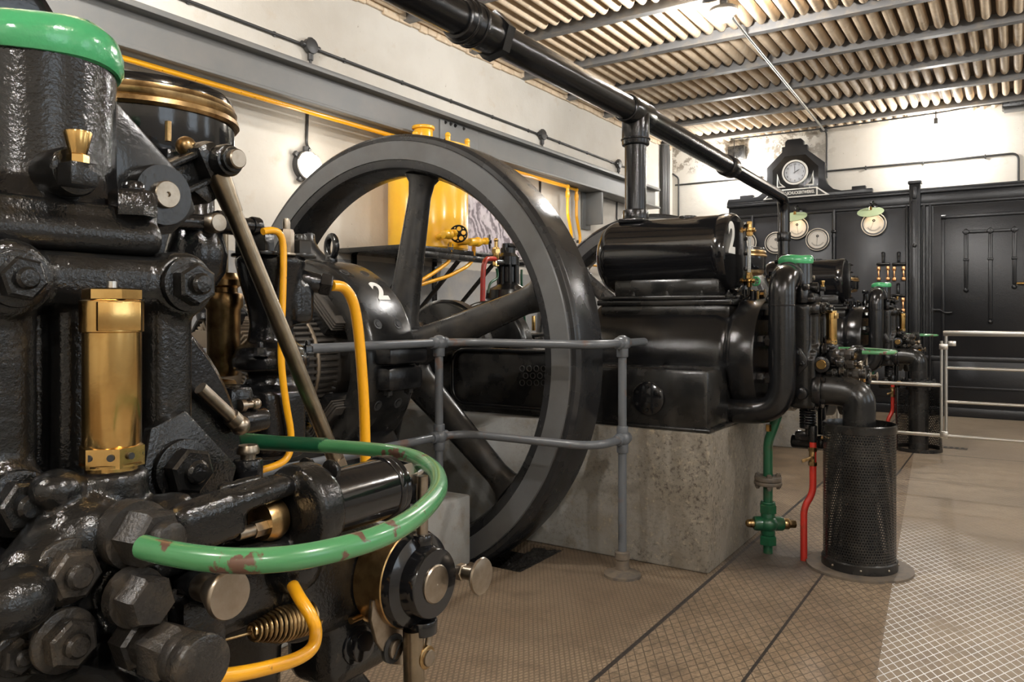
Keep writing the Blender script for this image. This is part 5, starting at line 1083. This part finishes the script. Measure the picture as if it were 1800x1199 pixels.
def barrier():
    Y = 6.28; t = thing('metal_barrier', (-.42, Y, 0), 'low brushed metal bar barrier in front of the switchboard', 'barrier')
    L = V((-.42, Y, 0))
    def D(b, n, m=ALU): bmesh.ops.translate(b.bm, vec=-L, verts=b.bm.verts); return b.done(n, m, t)
    for z, r_, n in ((1.075, .017, 'top_rail'), (.83, .010, 'cross_bar'), (.59, .010, 'cross_bar'), (.348, .010, 'cross_bar')):
        b = B()
        if z > 1: b.box((.6, Y, z), (2.06, .05, .036), .006)
        else: b.cyl((-.42, Y, z), (1.6, Y, z), r_, seg=14)
        D(b, n)
    for z in (.705, .347):
        b = B(); b.cyl((-1.12 if z > .5 else -1.12, Y, z), (-.44, Y, z), .0125, seg=14); D(b, 'cross_bar')
    for x, z0, z1 in ((-.44, .33, 1.02), (-.412, .33, 1.06), (1.58, 0, 1.06), (-1.13, 0, .73)):
        b = B(); b.cyl((x, Y, z0), (x, Y, z1), .0105, seg=14); D(b, 'upright')
    b = B(); b.bx(-.455, -.40, Y - .02, Y + .02, .96, 1.0, .004); b.bx(-.40, -.35, Y - .012, Y + .012, .985, 1.02, .004); b.bx(-.45, -.40, Y - .02, Y + .02, .335, .38, .004); D(b, 'clamp')
barrier()
def drain():
    t = thing('floor_drain', PZ(1667, 787, 0.001), 'small slotted drain grate set in the floor near the barrier', 'drain')
    b = B(); b.bx(-.15, .15, -.05, .05, 0.0, .004, .001); b.done('grate', PLATE, t)
    for r in range(2):
        for k in range(6): b = B(); b.bx(-.125 + k * .045, -.1 + k * .045, -.038 + r * .042, -.006 + r * .042, .003, .0048); b.done('slot', INK, t)
drain()
def back_pump():
    t = thing('auxiliary_pump', (-3.03, 4.62, 0), 'upright black pump with brass valve and red pipe seen through the flywheel spokes', 'pump')
    T = V((-3.03, 4.62, 0))
    b = B(); b.bx(-.25, .25, -.16, .2, 0, .9, .02); b.done('base', SATIN, t)
    def k(px, py): return PX(px, py, -3.0) - T
    q = k(893, 470); kk = depth(q + T) / CAM_F
    def Z(py): return CAM_H + (CAM_V - py) * kk
    b = B(); b.lathe((q.x, q.y, 0), AZ, [(0, .9), (.1, .9), (.1, Z(540)), (40 * kk, Z(525)), (38 * kk, Z(510)), (22 * kk, Z(502)), (15 * kk, Z(496)), (15 * kk, Z(470)), (20 * kk, Z(466)), (20 * kk, Z(452)), (13 * kk, Z(445)), (13 * kk, Z(436)), (0, Z(434))], 36)
    for j in range(8): a = PI / 4 * j; b.cyl((q.x + 17 * kk * math.cos(a), q.y + 17 * kk * math.sin(a), Z(500)), (q.x + 17 * kk * math.cos(a), q.y + 17 * kk * math.sin(a), Z(466)), 3 * kk, seg=10)
    b.cyl(k(870, 462), k(920, 462), 7 * kk, seg=18, bev=.006); b.box(k(898, 432), (.06, .12, .03), .008); b.cyl(k(888, 428), k(888, 440), .02); b.cyl(k(906, 428), k(906, 440), .016); b.done('pump_body', BLACK, t)
    b = B(); p = k(872, 440); b.cyl(p + V((0, 0, -.06)), p + V((0, 0, .02)), 6 * kk, seg=18, bev=.004); b.hexn(p + V((0, 0, -.02)), AZ, 8 * kk, .03); b.cyl(p + V((0, 0, .02)), p + V((0, 0, .07)), 3 * kk); b.sph(p + V((0, 0, .07)), 4 * kk); b.hexn(p + V((0, 0, -.11)), AZ, 6 * kk, .04); b.done('brass_valve', BRASS, t)
    b = B(); b.tube([k(874, 455), k(852, 455), k(849, 480), k(848, 560)], 4.3 * kk, 16, .08); b.done('red_pipe', RED, t)
    for pts in ([(873, 472), (874, 488), (862, 498), (858, 515)], [(917, 474), (917, 500), (922, 560), (927, 598)]):
        b = B(); b.tube(cr2([k(*p) for p in pts]), 2.2 * kk, 10); b.done('green_tube', GREEND, t)
    b = B(); p = k(938, 560); b.cyl(p + V((0, 0, -.09)), p + V((0, 0, .02)), 3.6 * kk, seg=16, bev=.003); b.done('brass_oiler', BRASS, t)
    b = B(); p = k(925, 590); b.cyl(p, k(960, 588), 4 * kk, seg=14); b.box(k(940, 600), (.08, .12, .06), .01); b.done('side_valve', BLACK, t); b = B(); b.cyl(k(880, 595), k(905, 600), .05, bev=.008); b.done('drive_pulley', BLACK, t)
def cr2(Q, n=6):
    out = []
    for i in range(len(Q) - 1):
        p0, p1, p2, p3 = Q[max(i - 1, 0)], Q[i], Q[i + 1], Q[min(i + 2, len(Q) - 1)]
        for k in range(n):
            u = k / n; out.append(.5 * ((2 * p1) + (p2 - p0) * u + (2 * p0 - 5 * p1 + 4 * p2 - p3) * u * u + (3 * p1 - p0 - 3 * p2 + p3) * u ** 3))
    return out + [Q[-1]]
back_pump()
